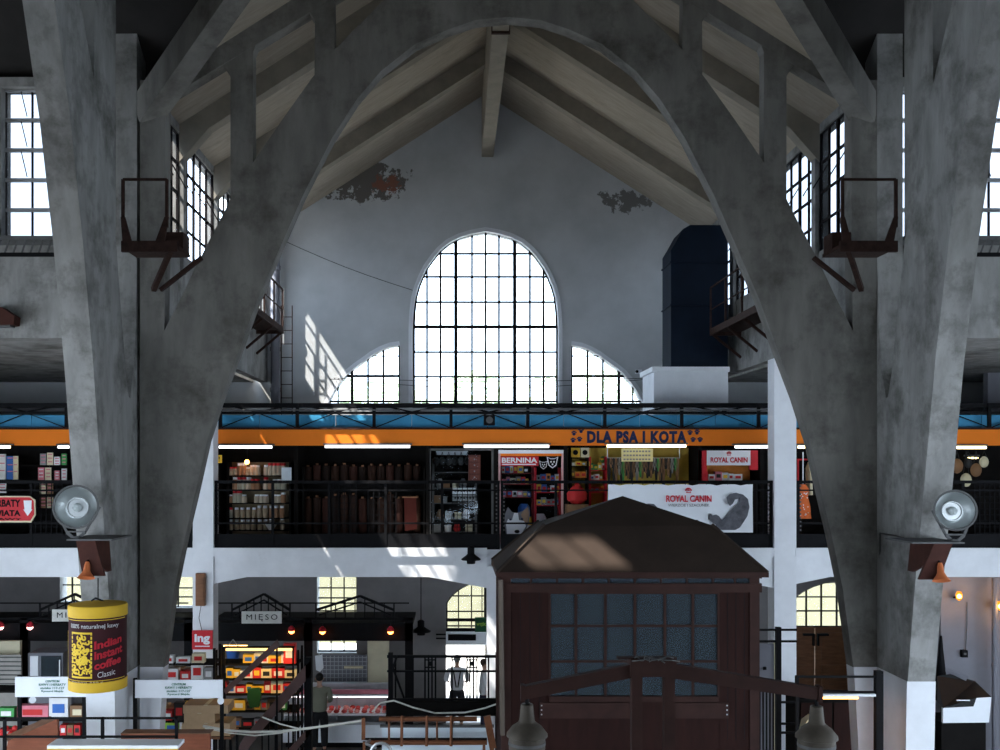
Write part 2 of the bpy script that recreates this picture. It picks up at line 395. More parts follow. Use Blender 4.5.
# doors
def door_obj(n, label, loc):
    e = thing('door_%d' % n, label, 'door', loc); e['kind'] = 'structure'; return e
e = door_obj(1, 'brown panelled double doors under the right fanlight', P(832, 723, DW+.1))
for a, b in ((796, 816.5), (817.5, 869)):
    m = MB(); m.box(X(a,DW), X(b,DW), DW+.15, DW+.22, .02, Z(628,DW)); dl = m.build('door_leaf', WOOD, e)
    k = MB()
    for (p0, p1, q0, q1) in ((.12,.88,.08,.30),(.12,.88,.36,.60),(.12,.88,.66,.94)):
        xa, xb = X(a+(b-a)*p0,DW), X(a+(b-a)*p1,DW); h = Z(628,DW)
        k.box(xa, xb, DW+.12, DW+.15, h*q0, h*q1)
    k.build('door_panel', WOOD, dl)
m = MB()
for x0, x1 in ((804,815),(818,829)): m.pb(x0, x1, 634, 636, DW, .1)
for x0, x1 in ((813.5,815),(818,819.5)): m.pb(x0, x1, 636, 646, DW, .1)
m.build('door_hinge', BLACK, e)
e = door_obj(2, 'dark arched doorway at the right end of the gallery', P(958, 503, DW+.1))
m = MB().prism(PP(archU, DW), DW+.3, DW+.36); m.build('door_leaf', DARK, e)  # flat dark sheet across the arch, the opening's darkness in its colour

# outside the door and windows
ob = thing('facade', 'cream building facade seen through the ground floor fanlights', 'building', (2, 36, 0))
m = MB(); m.box(-14, 18, 36, 37, 0, 8.0); m.build('wall', FACADE, ob)
m = MB()
for x in (-11,-8.5,-6,-3.5,-1,1.5,4,6.5,9,11.5,14): m.box(x, x+1.0, 35.95, 36, 2.2, 3.9)
m.build('window', mat('facade_window', (.10,.12,.14), .3), ob)
m = MB(); m.box(-14.1, 18.1, 35.8, 37, 8.0, 8.2); m.build('roof', GREY, ob)
struct('floor_2', MB().box(-30, 34, 25.3, 60, -.2, -.01), mat('street_paving', (.55,.54,.52), .9), 'sunlit street paving outside the door')
LEAF = mat('leaf', (.62,.70,.52), .8, var=.4, scale=3)
for i, (tx, tz, r) in enumerate(((-6.5,9.2,2.3),(-3.2,8.9,2.0),(1.0,9.6,1.7),(5.2,9.2,2.4),(8.5,9.6,2.2))):
    e = thing('tree', 'pale green tree outside %s' % ['far left behind the left quarter window','behind the left quarter window','behind the foot of the tall gable window','behind the right quarter window','far right behind the right quarter window'][i], 'tree', (tx, 46+i, 0), 'trees outside the gable')
    MB().tube((tx,46+i,0),(tx,46+i,tz-.5),.25,8,.12).build('trunk', WOOD, e)
    rr = random.Random(i); m = MB()
    for k in range(420):
        v = Vector((rr.gauss(0,1), rr.gauss(0,1), rr.gauss(0,1))).normalized()*r*rr.uniform(.75,1.0); v.z *= .8
        c = Vector((tx,46+i,tz))+v; a = rr.uniform(.15,.3); u = Vector((rr.gauss(0,1),rr.gauss(0,1),rr.gauss(0,1))).normalized(); t = u.orthogonal().normalized(); b = u.cross(t)
        m.add([c-t*a, c+b*a*.6, c+t*a, c-b*a*.6], [(0,1,2,3)])
    m.build('foliage', LEAF, e)

# side walls of the arm: sill beam, posts, windows
FR = [17.0, 19.4, 22.0]
bays = [(15.8, 16.94), (17.06, 19.34), (19.46, 21.94), (22.06, 24.65)]
for side, x0, x1 in (('left', XL-.2, XL), ('right', XR, XR+.2)):
    hol = [[(a,10.0),(b,10.0),(b,12.0),(a,12.0)] for a, b in bays]
    m = wall_x([(15.75,8.45),(24.8,8.45),(24.8,12.25),(15.75,12.25)], hol, x0, x1)
    struct('wall_'+side, m, CONC_L, 'concrete clerestory wall on the %s of the end bay' % side)
    xin = XL-.05 if side == 'left' else XR+.05
    for bi, (a, b) in enumerate(bays):
        e = window('%s clerestory window, number %s from the gable' % (side, ['four','three','two','one'][bi]) if 0 else
                   'clerestory window in the %s wall %s' % (side, ['right beside the crossing pier','second from the crossing pier','third from the crossing pier','next to the gable'][bi]), (xin, (a+b)/2, 10.0))
        m = MB(); k = max(2, round((b-a)/.42))
        for i in range(k+1):
            y = a+(b-a)*i/k; wd = .035 if i in (0, k, k//2) else .013
            m.box(xin-.02, xin+.02, y-wd, y+wd, 10.0, 12.0)
        for i in range(5):
            z = 10.0+2*i/4; m.box(xin-.022, xin+.022, a, b, z-.016, z+.016)
        for i in range(0, k, 2):                           # stays of tilted ventilator panes
            y = a+(b-a)*i/k; m.bar((xin, y+.05, 11.4), (xin+(.18 if side=='left' else -.18), y+.25, 11.05), .015, .015)
        m.build('window_frame', FRAME, e)
        MB().box(xin-.004, xin+.004, a, b, 10.0, 12.0).build('window_pane', GLASSA if side == 'left' else GLASSD, e)

# nave walls beyond the crossing piers (far side), with windows
def nave_wall(x0, x1, name, label, y=15.75, wins=(), top=12.45):
    hol = [[(a,9.98),(b,9.98),(b,12.36),(a,12.36)] for a, b in wins]
    return struct(name, wall_y([(x0,8.4),(x1,8.4),(x1,top+.06),(x0,top+.06)], hol, y, y+.35), CONC_L, label)
wl = [(-9.5,-7.4),(-7.15,-5.05)]; wr = [(6.90,8.9),(9.15,11.4)]
nave_wall(-16, -4.87, 'wall_nave_left', 'concrete nave wall left of the crossing pier', wins=wl)
nave_wall(6.5, 17.5, 'wall_nave_right', 'concrete nave wall right of the crossing pier', wins=wr)
for side, ws in (('left', wl), ('right', wr)):
    for wi, (a, b) in enumerate(ws):
        
        e = window('clerestory window of the %s nave %s' % (side, ['second from','beside'][wi if side == 'left' else 1-wi]+' the crossing pier'), ((a+b)/2, 15.93, 9.98))
        m = MB(); k = 5
        for i in range(k+1):
            x = a+(b-a)*i/k; m.box(x-.012, x+.012, 15.91, 15.95, 9.98, 12.36)
        m.build('window_frame', FRAME, e)
        m = MB()
        for i in range(6):
            z = 9.98+2.38*i/5; m.box(a, b, 15.89, 15.95, z-.028, z+.028)
        m.build('glazing_bar', FRAMEW, e, label='pale horizontal glazing bars')
        m = MB()
        for i in range(1, k):
            for j in (2, 3, 4):
                x = a+(b-a)*i/k; z = 9.98+2.38*j/5; m.bar((x-.15, 15.86, z+.44), (x-.03, 15.80, z+.02), .012, .012)
        m.build('window_stay', FRAME, e)
        MB().box(a, b, 15.925, 15.932, 9.98, 12.36).build('window_pane', GLASSD, e)

# roofs
def roofz(x): return APEX-.639*abs(x-XC)
V0, V1 = 15.75, 11.25
VN, ZN, ZR = 10.05, 12.5, 12.5+.639*(16.1-10.05)     # nave ridge line, eaves and ridge height
def slab(name, pts, m, label, t=.18):
    n = len(pts); b = MB(); b.add([p for p in pts]+[(p[0],p[1],p[2]+t) for p in pts],
        [tuple(range(n)), tuple(range(2*n-1,n-1,-1))]+[(k,(k+1)%n,n+(k+1)%n,n+k) for k in range(n)])
    return struct(name, b, m, label)
slab('ceiling_left', [(XL-.18,V0,roofz(XL-.18)),(XL-.18,25.2,roofz(XL-.18)),(XC,25.2,APEX),(XC,V1,APEX)], ROOFB, 'sloping boarded roof on the left of the end bay')
slab('ceiling_right', [(XR+.18,V0,roofz(XR+.18)),(XR+.18,25.2,roofz(XR+.18)),(XC,25.2,APEX),(XC,V1,APEX)], ROOFB, 'sloping boarded roof on the right of the end bay')
zE = ZN
SX0, SX1, SY0, SY1 = -6.35, XL-.18, 10.25, 10.8               # rooflight opening
def zn(y): return ZN+.639*(16.1-y)
m = MB()
for q in ([(-16,16.1),(SX0,16.1),(SX0,VN),(-16,VN)], [(SX0,16.1),(SX1,16.1),(SX1,SY1),(SX0,SY1)], [(SX0,SY0),(SX1,SY0),(SX1,VN),(SX0,VN)], [(SX1,16.1),(XC,V1),(XC,VN),(SX1,VN)]):
    m.add([(x,y,zn(y)) for x,y in q]+[(x,y,zn(y)+.18) for x,y in q], [(0,1,2,3),(7,6,5,4),(0,4,5,1),(1,5,6,2),(2,6,7,3),(3,7,4,0)])
struct('ceiling_nave_left', m, CONC_D, 'roof over the left nave, shade in its colour')
for s_, xw, nm in ((-1, XL-.18, 'left'), (1, XR+.18, 'right')):
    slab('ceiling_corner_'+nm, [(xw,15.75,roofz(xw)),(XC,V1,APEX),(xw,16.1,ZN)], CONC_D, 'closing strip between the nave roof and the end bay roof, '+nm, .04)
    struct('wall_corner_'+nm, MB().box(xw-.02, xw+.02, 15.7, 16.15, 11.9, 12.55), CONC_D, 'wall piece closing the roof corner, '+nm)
slab('ceiling_nave_right', [(17.5,16.1,ZN),(XR+.18,16.1,ZN),(XC,V1,APEX),(XC,VN,ZR),(17.5,VN,ZR)], CONC_D, 'roof over the right nave, shade in its colour')
V2 = 4.0
def rz(y): return ZR-.639*(VN-y)
slab('ceiling_nave_rear', [(-16,VN,ZR),(17.5,VN,ZR),(17.5,V2,rz(V2)),(-16,V2,rz(V2))], CONC_D, 'roof slope behind the crossing, shade in its colour')
e = thing('window_30', 'rooflight beside the ridge of the nave roof', 'window', ((SX0+SX1)/2, SY0, zn(SY0))); e['kind'] = 'structure'
m = MB()
for i in range(4):
    x = SX0+(SX1-SX0)*i/3; m.bar((x,SY0,zn(SY0)+.1),(x,SY1,zn(SY1)+.1),.03,.03)
m.build('window_frame', FRAME, e)
MB().add([(SX0,SY0,zn(SY0)+.1),(SX1,SY0,zn(SY0)+.1),(SX1,SY1,zn(SY1)+.1),(SX0,SY1,zn(SY1)+.1)],[(0,1,2,3)]).build('window_pane', GLASSA, e)
struct('wall_nave_rear', wall_y([(-16,0),(XL-.4,0),(XL-.4,12.4),(-16,12.4)], [[(-15.5,.3),(-10.4,.3),(-10.4,6.9),(-15.5,6.9)],[(-10.1,.3),(-5.2,.3),(-5.2,6.9),(-10.1,6.9)]], 4.2, 4.5), CONC_L, 'rear nave wall behind the camera, left')  # openings added low in this unseen wall to light the piers
struct('wall_nave_rear_right', wall_y([(XR+.4,0),(17.5,0),(17.5,12.4),(XR+.4,12.4)], [[(6.7,.3),(11.6,.3),(11.6,6.9),(6.7,6.9)],[(12,.3),(17.2,.3),(17.2,6.9),(12,6.9)]], 4.2, 4.5), CONC_L, 'rear nave wall behind the camera, right')  # same added low openings on the right, lighting the pier feet
struct('ceiling_rear_arm', MB().add([(XL-.4,4.6,roofz(XL-.35)),(XC,4.6,APEX),(XR+.4,4.6,roofz(XR+.35)),(XL-.4,-5,roofz(XL-.35)),(XC,-5,APEX),(XR+.4,-5,roofz(XR+.35))],[(0,1,4,3),(1,2,5,4)]), CONC_D, 'roof over the arm behind the camera')
for nm, x in (('wall_rear_left', XL-.4), ('wall_rear_right', XR+.1)):
    struct(nm, MB().box(x, x+.3, -5, 4.4, 0, 12.2), CONC_L, 'side wall of the arm behind the camera, '+nm.split('_')[-1])
struct('wall_rear', wall_y([(XL-.4,0),(XR+.4,0),(XR+.4,12.2),(XC,APEX+.1),(XL-.4,12.2)], [[(REARX0,REARZ0),(REARX1,REARZ0),(REARX1,REARZ1),((REARX0+REARX1)/2,REARZ1+1.6),(REARX0,REARZ1)]], -5.3, -5), CONC_L, 'gable wall behind the camera with a low opening sized for the light')
for nm, xa, xb in (('left',-16,XL-.4),('right',XR+.4,17.5)):
    struct('floor_gallery_rear_'+nm, MB().box(xa, xb, 4.5, 7.8, 7.0, 7.25), CONC_L, 'unseen slab blocking light along the rear nave wall, '+nm)  # unseen slabs added to keep low rear light off the arch crown
struct('wall_nave_end_left', wall_x([(4.2,0),(16,0),(16,12.5),(VN,ZR),(4.2,12.5)], [[(5.0,.5),(15.4,.5),(15.4,5.6),(10,6.8),(5.0,5.6)]], -16.3, -16), CONC_L, 'end wall of the left nave with a low opening sized for the light')  # wide low opening, shaped to throw light onto the lower piers
struct('wall_nave_end_right', wall_x([(4.2,0),(16,0),(16,12.5),(VN,ZR),(4.2,12.5)], [[(5.0,.5),(15.4,.5),(15.4,5.6),(10,6.8),(5.0,5.6)]], 17.5, 17.8), CONC_L, 'end wall of the right nave with a low opening sized for the light')  # opening shaped like the left one, for light low down
# aisles beside the end bay and the nave
struct('ceiling_aisle_left', MB().box(-16, XL-.35, 16.1, 25.2, 8.45, 8.65), CONC_L, 'concrete roof over the left aisle')
struct('ceiling_aisle_right', MB().box(XR+.35, 17.5, 16.1, 25.2, 8.45, 8.65), CONC_L, 'concrete roof over the right aisle')
struct('wall_far_left', MB().box(-12.3, -12, 16.1, 25.2, 0, 8.45), GRAYW, 'outer wall of the left aisle')
struct('wall_far_right', MB().box(14, 14.3, 16.1, 25.2, 0, 8.45), GRAYW, 'outer wall of the right aisle')
# right: white wall with a corner seen beside the pier at ground floor, and pilaster above
struct('wall_stair', MB().box(X(937,19.9), 13.9, 19.75, 19.95, 0, 4.2), GRAYW, 'grey wall under the gallery right of the crossing pier')
struct('wall_upper_right', MB().box(X(988,22.2), 13.9, 22.2, 22.4, 4.8, 8.45), GRAYW, 'white partition at the far right of the gallery')

# ridge girder and rafter frames
e = thing('ridge_girder', 'deep pale concrete girder under the roof ridge running to the gable', 'beam', (XC, 20, 14.04))
MB().box(.66, .95, 15.75, 24.8, 14.04, 15.7).build('girder', RAFT, e)
MB().box(.64, .97, 17.6, 17.66, 14.0, 14.9).build('clamp', RUST, e)
for i, y in enumerate(FR):
    e = thing('rafter_frame', 'pair of sloping concrete rafters, %s' % ['nearest behind the big arch','middle pair of the three','nearest to the gable'][i], 'rafter', (XC, y, EAVE), 'concrete rafters of the end bay')
    for s in (-1, 1):
        xe = XL if s < 0 else XR; xr = .66 if s < 0 else .95
        m = MB(); t = .38
        pts = [(xe, roofz(xe)+.04), (xr, roofz(xr)+.04), (xr, roofz(xr)-t), (xe+(-s)*.5, roofz(xe+(-s)*.5)-t), (xe, roofz(xe)-t-.25)]
        m.prism(pts, y-.13, y+.13); m.build('rafter', RAFT, e)
        px_ = xe-.0; q = MB(); q.box(px_-(.02 if s>0 else -.02)*0-.0, px_+(-s)*.06, y-.09, y+.09, 9.65, roofz(xe)-t); q.build('wall_post', CONC_L, e)

# ------------------------------------------------------------------ the big transverse arch (A)
dA, tA, cA = 15.3, .28, 508.5
intr = [(508.5,17),(541,20),(568,29),(602,44),(636,71),(660,99),(685,138),(714,195),(738,250),(759,298),(777,348),(796,398),(810,441),(821,490),(832,536),(843,590),(848,627),(853.5,667.5)]
extr = [(852,250),(853,331),(837,300),(820,264),(796,218),(787,200),(767,167),(735,120),(705,78),(682,49),(660,27),(633,0),(600,-20),(560,-36),(508.5,-44)]
pier_r = [(877,667.5),(877,80),(851,80),(851.5,97)]
right = intr+pier_r+extr
full = right+[(2*cA-x, y) for x, y in right[::-1] if x != 508.5]
eA = thing('concrete_arch', 'great grey concrete arch facing the camera across the end bay', 'arch', (X(cA,dA), dA, 0))
wall_y(PP(full, dA), [], dA, dA+tA).build('arch_rib', CONC, eA)
for s in (1, -1):
    f = (lambda p: p) if s > 0 else (lambda p: [(2*cA-x, y) for x, y in p])
    MB().pprism(f([(764,162),(764,52),(760,42),(754,34),(786,52),(793,66),(786.5,76),(786.5,201),(776,190)]), dA+.02, tA-.04).build('post', CONC, eA)
    MB().pprism(f([(682.5,52),(683,-14),(701.5,-6),(708,12),(702,20),(702.5,80),(692,66)]), dA+.02, tA-.04).build('post', CONC, eA)
    MB().pprism(f([(600,-56),(600,-15),(616,-8),(616,-46)]), dA+.02, tA-.04).build('post', CONC, eA)
    MB().pprism(f([(845,95),(508.5,-107),(508.5,-135),(855,66)]), dA+.01, tA-.02).build('top_chord', CONC, eA)
    # painted base down to the floor
    q = [(X(853.5,dA), 3.31), (X(866,dA), 0), (X(877,dA), 0), (X(877,dA), 3.31)]
    if s < 0: c = X(cA, dA); q = [(2*c-x, z) for x, z in q]
    MB().prism(q, dA-.015, dA+tA).build('painted_base', PLAS, eA, label='white painted foot')

# ------------------------------------------------------------------ the two arches running towards the camera (B)
inB = [(14.27,3.31),(14.08,4.5),(13.77,6.1),(13.45,7.8),(13.08,9.34),(12.65,10.8),(12.15,12.06),(11.3,13.1),(10.3,13.7),(9.2,14.0),(8.2,14.05)]
exB = [(8.2,14.6),(9.4,14.55),(10.8,14.25),(12.0,13.6),(12.9,12.6),(13.6,11.4),(14.0,10.6),(14.36,9.63),(14.62,8.5),(14.80,7.75),(14.92,7.42),(15.0,7.40)]
prB = [(15.02,7.50),(15.12,7.8),(15.24,8.5),(15.30,9.4),(15.30,13.0),(15.75,13.0),(15.75,3.31)]
for s, x0, x1, side in ((1, 6.46, 6.85, 'right'), (-1, -4.87-.39, -4.87, 'left')):
    e = thing('concrete_arch', 'steep concrete arch leg rising towards the camera, %s side' % side, 'arch', ((x0+x1)/2, 14.8, 0))
    wall_x(inB+exB+prB, [], x0, x1).build('arch_rib', CONC_L, e)
    MB().prismx([(13.55,11.5),(13.6,11.3),(14.0,10.5),(14.42,9.7),(14.42,14.2),(13.6,14.2)], x0+.02, x1-.02).build('post', CONC_L, e)
    MB().prismx([(14.27,3.31),(14.40,0),(15.76,0),(15.76,3.31)], x0-.01, x1+.01).build('painted_base', PLAS, e, label='white painted foot')
# valley beams of the crossing roof
for s, side in ((1,'right'),(-1,'left')):
    p0 = Vector((6.2 if s > 0 else -4.62, 15.3, 11.95)); k = 5.2
    q = p0+Vector((-s*k, -k, .639*k))
    m = MB(); m.bar(p0+Vector((s*.15,.15,-.1)), q, .34, .46)
    tag(m.build('roof_beam', CONC, None), 'diagonal concrete roof beam rising from the %s pier top' % side, 'beam', 'diagonal roof beams of the crossing')
# ------------------------------------------------------------------ gallery
dG = 19.2
zD = 4.77
struct('floor_gallery', MB().box(-12, 14, dG+.15, 24.8, 4.45, zD), PLAS, 'gallery deck across the end bay')
# edge beams: one per bay with haunches
def edge_beam(x0, x1, label, hl=True, hr=True):
    e = thing('edge_beam', label, 'beam', P((x0+x1)/2, 578, dG), 'white edge beams of the gallery')
    h = 12; pts = [(x0,549),(x1,549)]
    pts += [(x1, 588 if hr else 577), (x1-(58 if hr else 0), 577)] if hr else [(x1, 577)]
    pts += [(x0+(34 if hl else 0), 577), (x0, 584)] if hl else [(x0, 577)]
    MB().pprism(pts, dG+.02, .3).build('beam', PLAS, e)
    MB().pb(x0, x1, 548, 556.5, dG-.03, .06).build('lip', PLAS, e)
edge_beam(-130, 193, 'white gallery edge beam left of the left column', True, False)
edge_beam(213, 487, 'white gallery edge beam over the meat stalls')
edge_beam(505, 774, 'white gallery edge beam behind the brown kiosk')
edge_beam(796, 1130, 'white gallery edge beam right of the right column')
def column(px0, px1, ztop, label, zb=0):
    e = thing('gallery_column', label, 'column', (X((px0+px1)/2,dG), dG+.2, 0), 'white square gallery columns')
    MB().box(X(px0,dG), X(px1,dG), dG-.02, dG+.38, 0, ztop).build('shaft', PLAS, e)
    m = MB(); m.box(X(px0,dG)-.04, X(px1,dG)+.04, dG-.06, dG+.42, 0, .25); m.build('foot', PLAS, e)
    return e
column(193, 213.5, 8.45, 'white square column rising past the gallery at the left')
column(487, 505, 4.45, 'white square column behind the left edge of the brown kiosk')
column(774, 796, 8.45, 'white square column rising past the gallery at the right')

# railings
def railing(x0, x1, label, panels=()):
    e = thing('railing', label, 'railing', P((x0+x1)/2, 549, dG), 'black gallery railings')
    d = dG+.08
    m = MB(); m.pb(x0, x1, 480.5, 483.5, d-.03, .07); m.build('handrail', BLACK, e)
    m = MB()
    for y0, y1 in ((489.5,491),(522.5,524.2)): m.pb(x0, x1, y0, y1, d, .03)
    m.build('rail', BLACK, e)
    m = MB(); m.pb(x0, x1, 534, 549.5, d, .03); m.build('kick_plate', BLACK, e)
    n = max(1, round((x1-x0)/58)); m = None
    for i in range(n+1):
        x = x0+1.5+(x1-x0-3)*i/n; MB().pb(x-1.3, x+1.3, 482, 549, d-.01, .05).build('post', BLACK, e)
    for (a, b) in panels:                                   # lattice panels
        m = MB(); k = int((b-a)/5)
        for i in range(k+1):
            x = a+(b-a)*i/k; m.pb(x-.35, x+.35, 483, 534, d+.005, .012)
        for j in range(9):
            y = 485+j*6; m.pb(a, b, y-.35, y+.35, d+.018, .012)
        m.build('lattice', BLACK, e)
    # chain ornament next to the ends
    m = MB()
    for xx in (x0+3.2, x1-3.2):
        for j in range(12): 
            c = P(xx, 486+j*4, d+.02); m.box(c.x-.018, c.x+.018, c.y-.01, c.y+.01, c.z-.018, c.z+.018)
    m.build('chain_ornament', GREY, e)
    return e
railing(-130, 192, 'black railing of the gallery left of the left column', [(30,62),(92,120),(180,190)])
railing(214.5, 500, 'black railing in front of the dark gallery shops', [(333,356),(368,396),(452,478)])
railing(500.5, 773, 'black railing behind the white banner and kiosk roof', [(757,770)])
railing(797, 1130, 'black railing of the gallery right of the right column', [(975,1000)])

# orange fascia and blue fronted shop roof, steel lattice girder
e = thing('fascia', 'long orange fascia board over the gallery shops', 'fascia', P(500, 446, 20.2))
MB().pb(-120, 1130, 429.5, 445.5, 20.2, .08).build('board', ORANGE, e)
MB().pb(-120, 1130, 427.5, 429.5, 20.17, .12).build('cap', BROWN2, e)
text('DLA PSA I KOTA', 587, 686.5, 430.8, 443.2, 20.2, DBLUE, e, bold=.06, spacing=1.16)
def paw(px, py, s):
    m = MB(); c = P(px, py, 20.19)
    M = Matrix.Rotation(math.pi/2, 3, 'X')
    for dx, dz, r in ((0,0,.055),(-.06,.055,.026),(-.02,.085,.026),(.025,.085,.026),(.065,.05,.026)):
        m.lathe(c+Vector((dx*s,0,dz*s)), [(r*s,-.006),(r*s,.006)], 10, M)
    m.build('paw_print', DBLUE, e)
for p in ((574,434),(581,431.5),(573,441),(579.5,440),(690,433.5),(697,433),(693,440.5),(700,440.5)): paw(p[0], p[1], .62)
e = thing('shop_roof', 'blue panelled upstand of the gallery shop roof', 'roof', P(500, 430, 20.5))
m = MB()
x = -120
while x < 1130:
    m.pb(x, x+37.4, 415, 431, 20.45, .05); x += 38
m.build('panel', BLUEP, e)
MB().box(X(-120,20.5), X(1130,20.5), 20.52, 21.58, 7.12, 7.2).build('deck', DARK, e)
for i, x in enumerate(list(range(-112, 1130, 76))):
    pass
e = thing('lattice_girder', 'black steel lattice girder above the blue shop panels', 'girder', P(500, 415, 20.3))
m = MB(); m.pb(-120, 1130, 403, 407.5, 20.25, .1); m.build('top_chord', BLACK, e)
m = MB(); m.pb(-120, 1130, 411.5, 414, 20.25, .1); m.build('bottom_chord', BLACK, e)
for i, x in enumerate(range(-88, 1130, 77)):
    MB().pb(x-1.6, x+1.6, 404, 428, 20.2, .06).build('upright', BLACK, e)
m = MB()
for x in range(-88, 1100, 77):
    m.bar(P(x,428,20.35), P(x+38,413,20.35), .02, .02); m.bar(P(x+38,413,20.35), P(x+77,428,20.35), .02, .02)
    m.bar(P(x,404,20.32), P(x+38,412,20.32), .03, .03); m.bar(P(x+38,412,20.32), P(x+77,404,20.32), .03, .03)
m.build('bracing', BLACK, e)
for a, b, y in ((218,400,410),(420,640,409.5),(650,770,410.5)):
    m = MB().path([P(a+(b-a)*t/8, y+random.uniform(-.8,.8), 20.15) for t in range(9)], .018, 5)
    tag(m.build('cable', GREY, None), 'grey cable clipped along the steel girder ' if 0 else {218:'grey cable along the girder left of the gable window',420:'grey cable along the girder below the gable window',650:'grey cable along the girder at the right'}[a], 'cable')
e = thing('loudspeaker', 'small black box on the girder below the tall window', 'box', P(490, 424, 20.1))
MB().pb(484, 495, 415, 425, 20.05, .18).build('body', BLACK, e); MB().tube(P(489.5,420,20.05), P(489.5,420,20.03), .07, 12).build('cone', GREY, e)

# fluorescent tubes
def tube_light(a, b, y, d, label, m=TUBE, grp='tube lights over the gallery shops', hy=1.3):
    e = thing('tube_light', label, 'light', P((a+b)/2, y, d), grp)
    MB().tube(P(a+2,y,d), P(b-2,y,d), .022*hy, 8).build('tube', m, e)
    MB().pb(a, b, y-3.2, y-1.6, d-.02, .10).build('housing', GREY, e)
for a, b, y, l, m_ in ((217,274,447,'over the spice jar shop',TUBE),(323,412,446.5,'over the brown fabric rolls',TUBE),(462,551,446.3,'over the poster doorway',TUBE),(605,688,446,'over the pet shop window',TUBEW),
                   (733,774,446.8,'beside the right column, inner side',TUBE),(796,812,447,'beside the right column, outer side',TUBEW),(955,988,447.5,'at the far right end',TUBEW),(-12,12,447,'at the far left edge',TUBEW),(56,71,447,'just left of the left crossing pier',TUBE)):
    tube_light(a, b, y, 20.12, 'tube light under the orange fascia '+l, m_)

# shops ------------------------------------------------------------
dS = 20.6
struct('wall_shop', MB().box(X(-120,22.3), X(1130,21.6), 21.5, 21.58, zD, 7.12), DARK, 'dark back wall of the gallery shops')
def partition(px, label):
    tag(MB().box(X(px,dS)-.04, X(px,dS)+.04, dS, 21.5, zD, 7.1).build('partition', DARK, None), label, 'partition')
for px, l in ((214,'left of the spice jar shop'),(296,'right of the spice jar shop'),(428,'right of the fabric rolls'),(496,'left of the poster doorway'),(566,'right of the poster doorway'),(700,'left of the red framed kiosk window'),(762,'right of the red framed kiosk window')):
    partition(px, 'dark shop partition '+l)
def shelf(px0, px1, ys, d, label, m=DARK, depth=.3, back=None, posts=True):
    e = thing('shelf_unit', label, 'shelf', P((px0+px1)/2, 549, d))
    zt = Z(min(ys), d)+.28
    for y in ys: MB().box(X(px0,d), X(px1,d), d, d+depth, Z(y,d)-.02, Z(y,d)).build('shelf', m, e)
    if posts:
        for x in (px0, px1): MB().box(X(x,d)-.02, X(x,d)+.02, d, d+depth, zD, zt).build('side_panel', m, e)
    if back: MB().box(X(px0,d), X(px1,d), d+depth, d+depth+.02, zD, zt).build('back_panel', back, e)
    return e
def jar_proto(r, h, mbody, mlid, label, cat, group, loc):
    e = thing('jar', label, cat, loc, group)
    MB().lathe(loc, [(r,0),(r,h*.72),(r*.75,h*.82)], 10).build('jar_body', mbody, e, smooth=True)
    MB().lathe(Vector(loc)+Vector((0,0,h*.80)), [(r*.8,0),(r*.8,h*.2)], 10).build('lid', mlid, e)
    return e
# spice jar shop
SP = [475.5, 489.5, 503, 518, 530]
shelf(228, 290, SP, 20.95, 'dark shelves of spice jars behind the left gallery railing', back=mat('spice_back', (.20,.15,.09), .7))
jm = [mat('spice_%d' % i, c, .4, var=.1) for i, c in enumerate(((.42,.33,.22),(.50,.42,.32),(.34,.18,.10),(.40,.38,.30)))]
rows = ['top','second','third','fourth','lowest']
for si, y in enumerate(SP):
    proto = None
    n = 13 if si < 3 else 10
    for i in range(n):
        if random.random() < .12: continue
        x = 231+i*(57/n)+random.uniform(-.4,.4)
        loc = P(x, y, 21.05)
        if proto is None or random.random() < .3:
            proto = jar_proto(.062 if si<3 else .05, random.choice((.18,.22,.26)), jm[(i+si)%4], WHITE if (i+si)%3 else RED, 'jar on the %s shelf of the spice shop' % rows[si], 'jar', 'jars on the %s spice shelf' % rows[si], loc)
        else: dup(proto, loc)
tag(MB().pb(281.5, 291.5, 467.5, 480.5, 20.7, .01).build('notice', PAPER, None), 'pale blue notice stuck beside the spice jars', 'notice')
e = thing('pendant_lamp', 'glowing orange lamp above the spice jars', 'lamp', P(247, 462, 20.85))
MB().ball(P(247,462,20.85), .05).build('bulb', glow('warm_bulb', (1,.40,.10), 12), e, smooth=True); MB().tube(P(247,460,20.85), P(247,431,20.85), .01, 6).build('cord', BLACK, e)
e = thing('notice', 'yellow exclamation notice beside the left column', 'notice', P(219,460,20.6))
MB().pb(216.5,222,455,463,20.6,.01).build('sheet', YEL, e); text('!', 218.6, 219.9, 456.5, 461.5, 20.6, BLACK, e)
e = thing('spice_scale', 'bright glass bowl with blue cloth on the lowest spice shelf', 'bowl', P(271,528,20.9))
MB().lathe(P(271,530,20.9), [(.05,0),(.10,.08),(.13,.14)], 12).build('bowl', cm('white',0), e); MB().ball(P(271,526,20.9), .08).build('cloth', cm('blue',0), e, smooth=True)
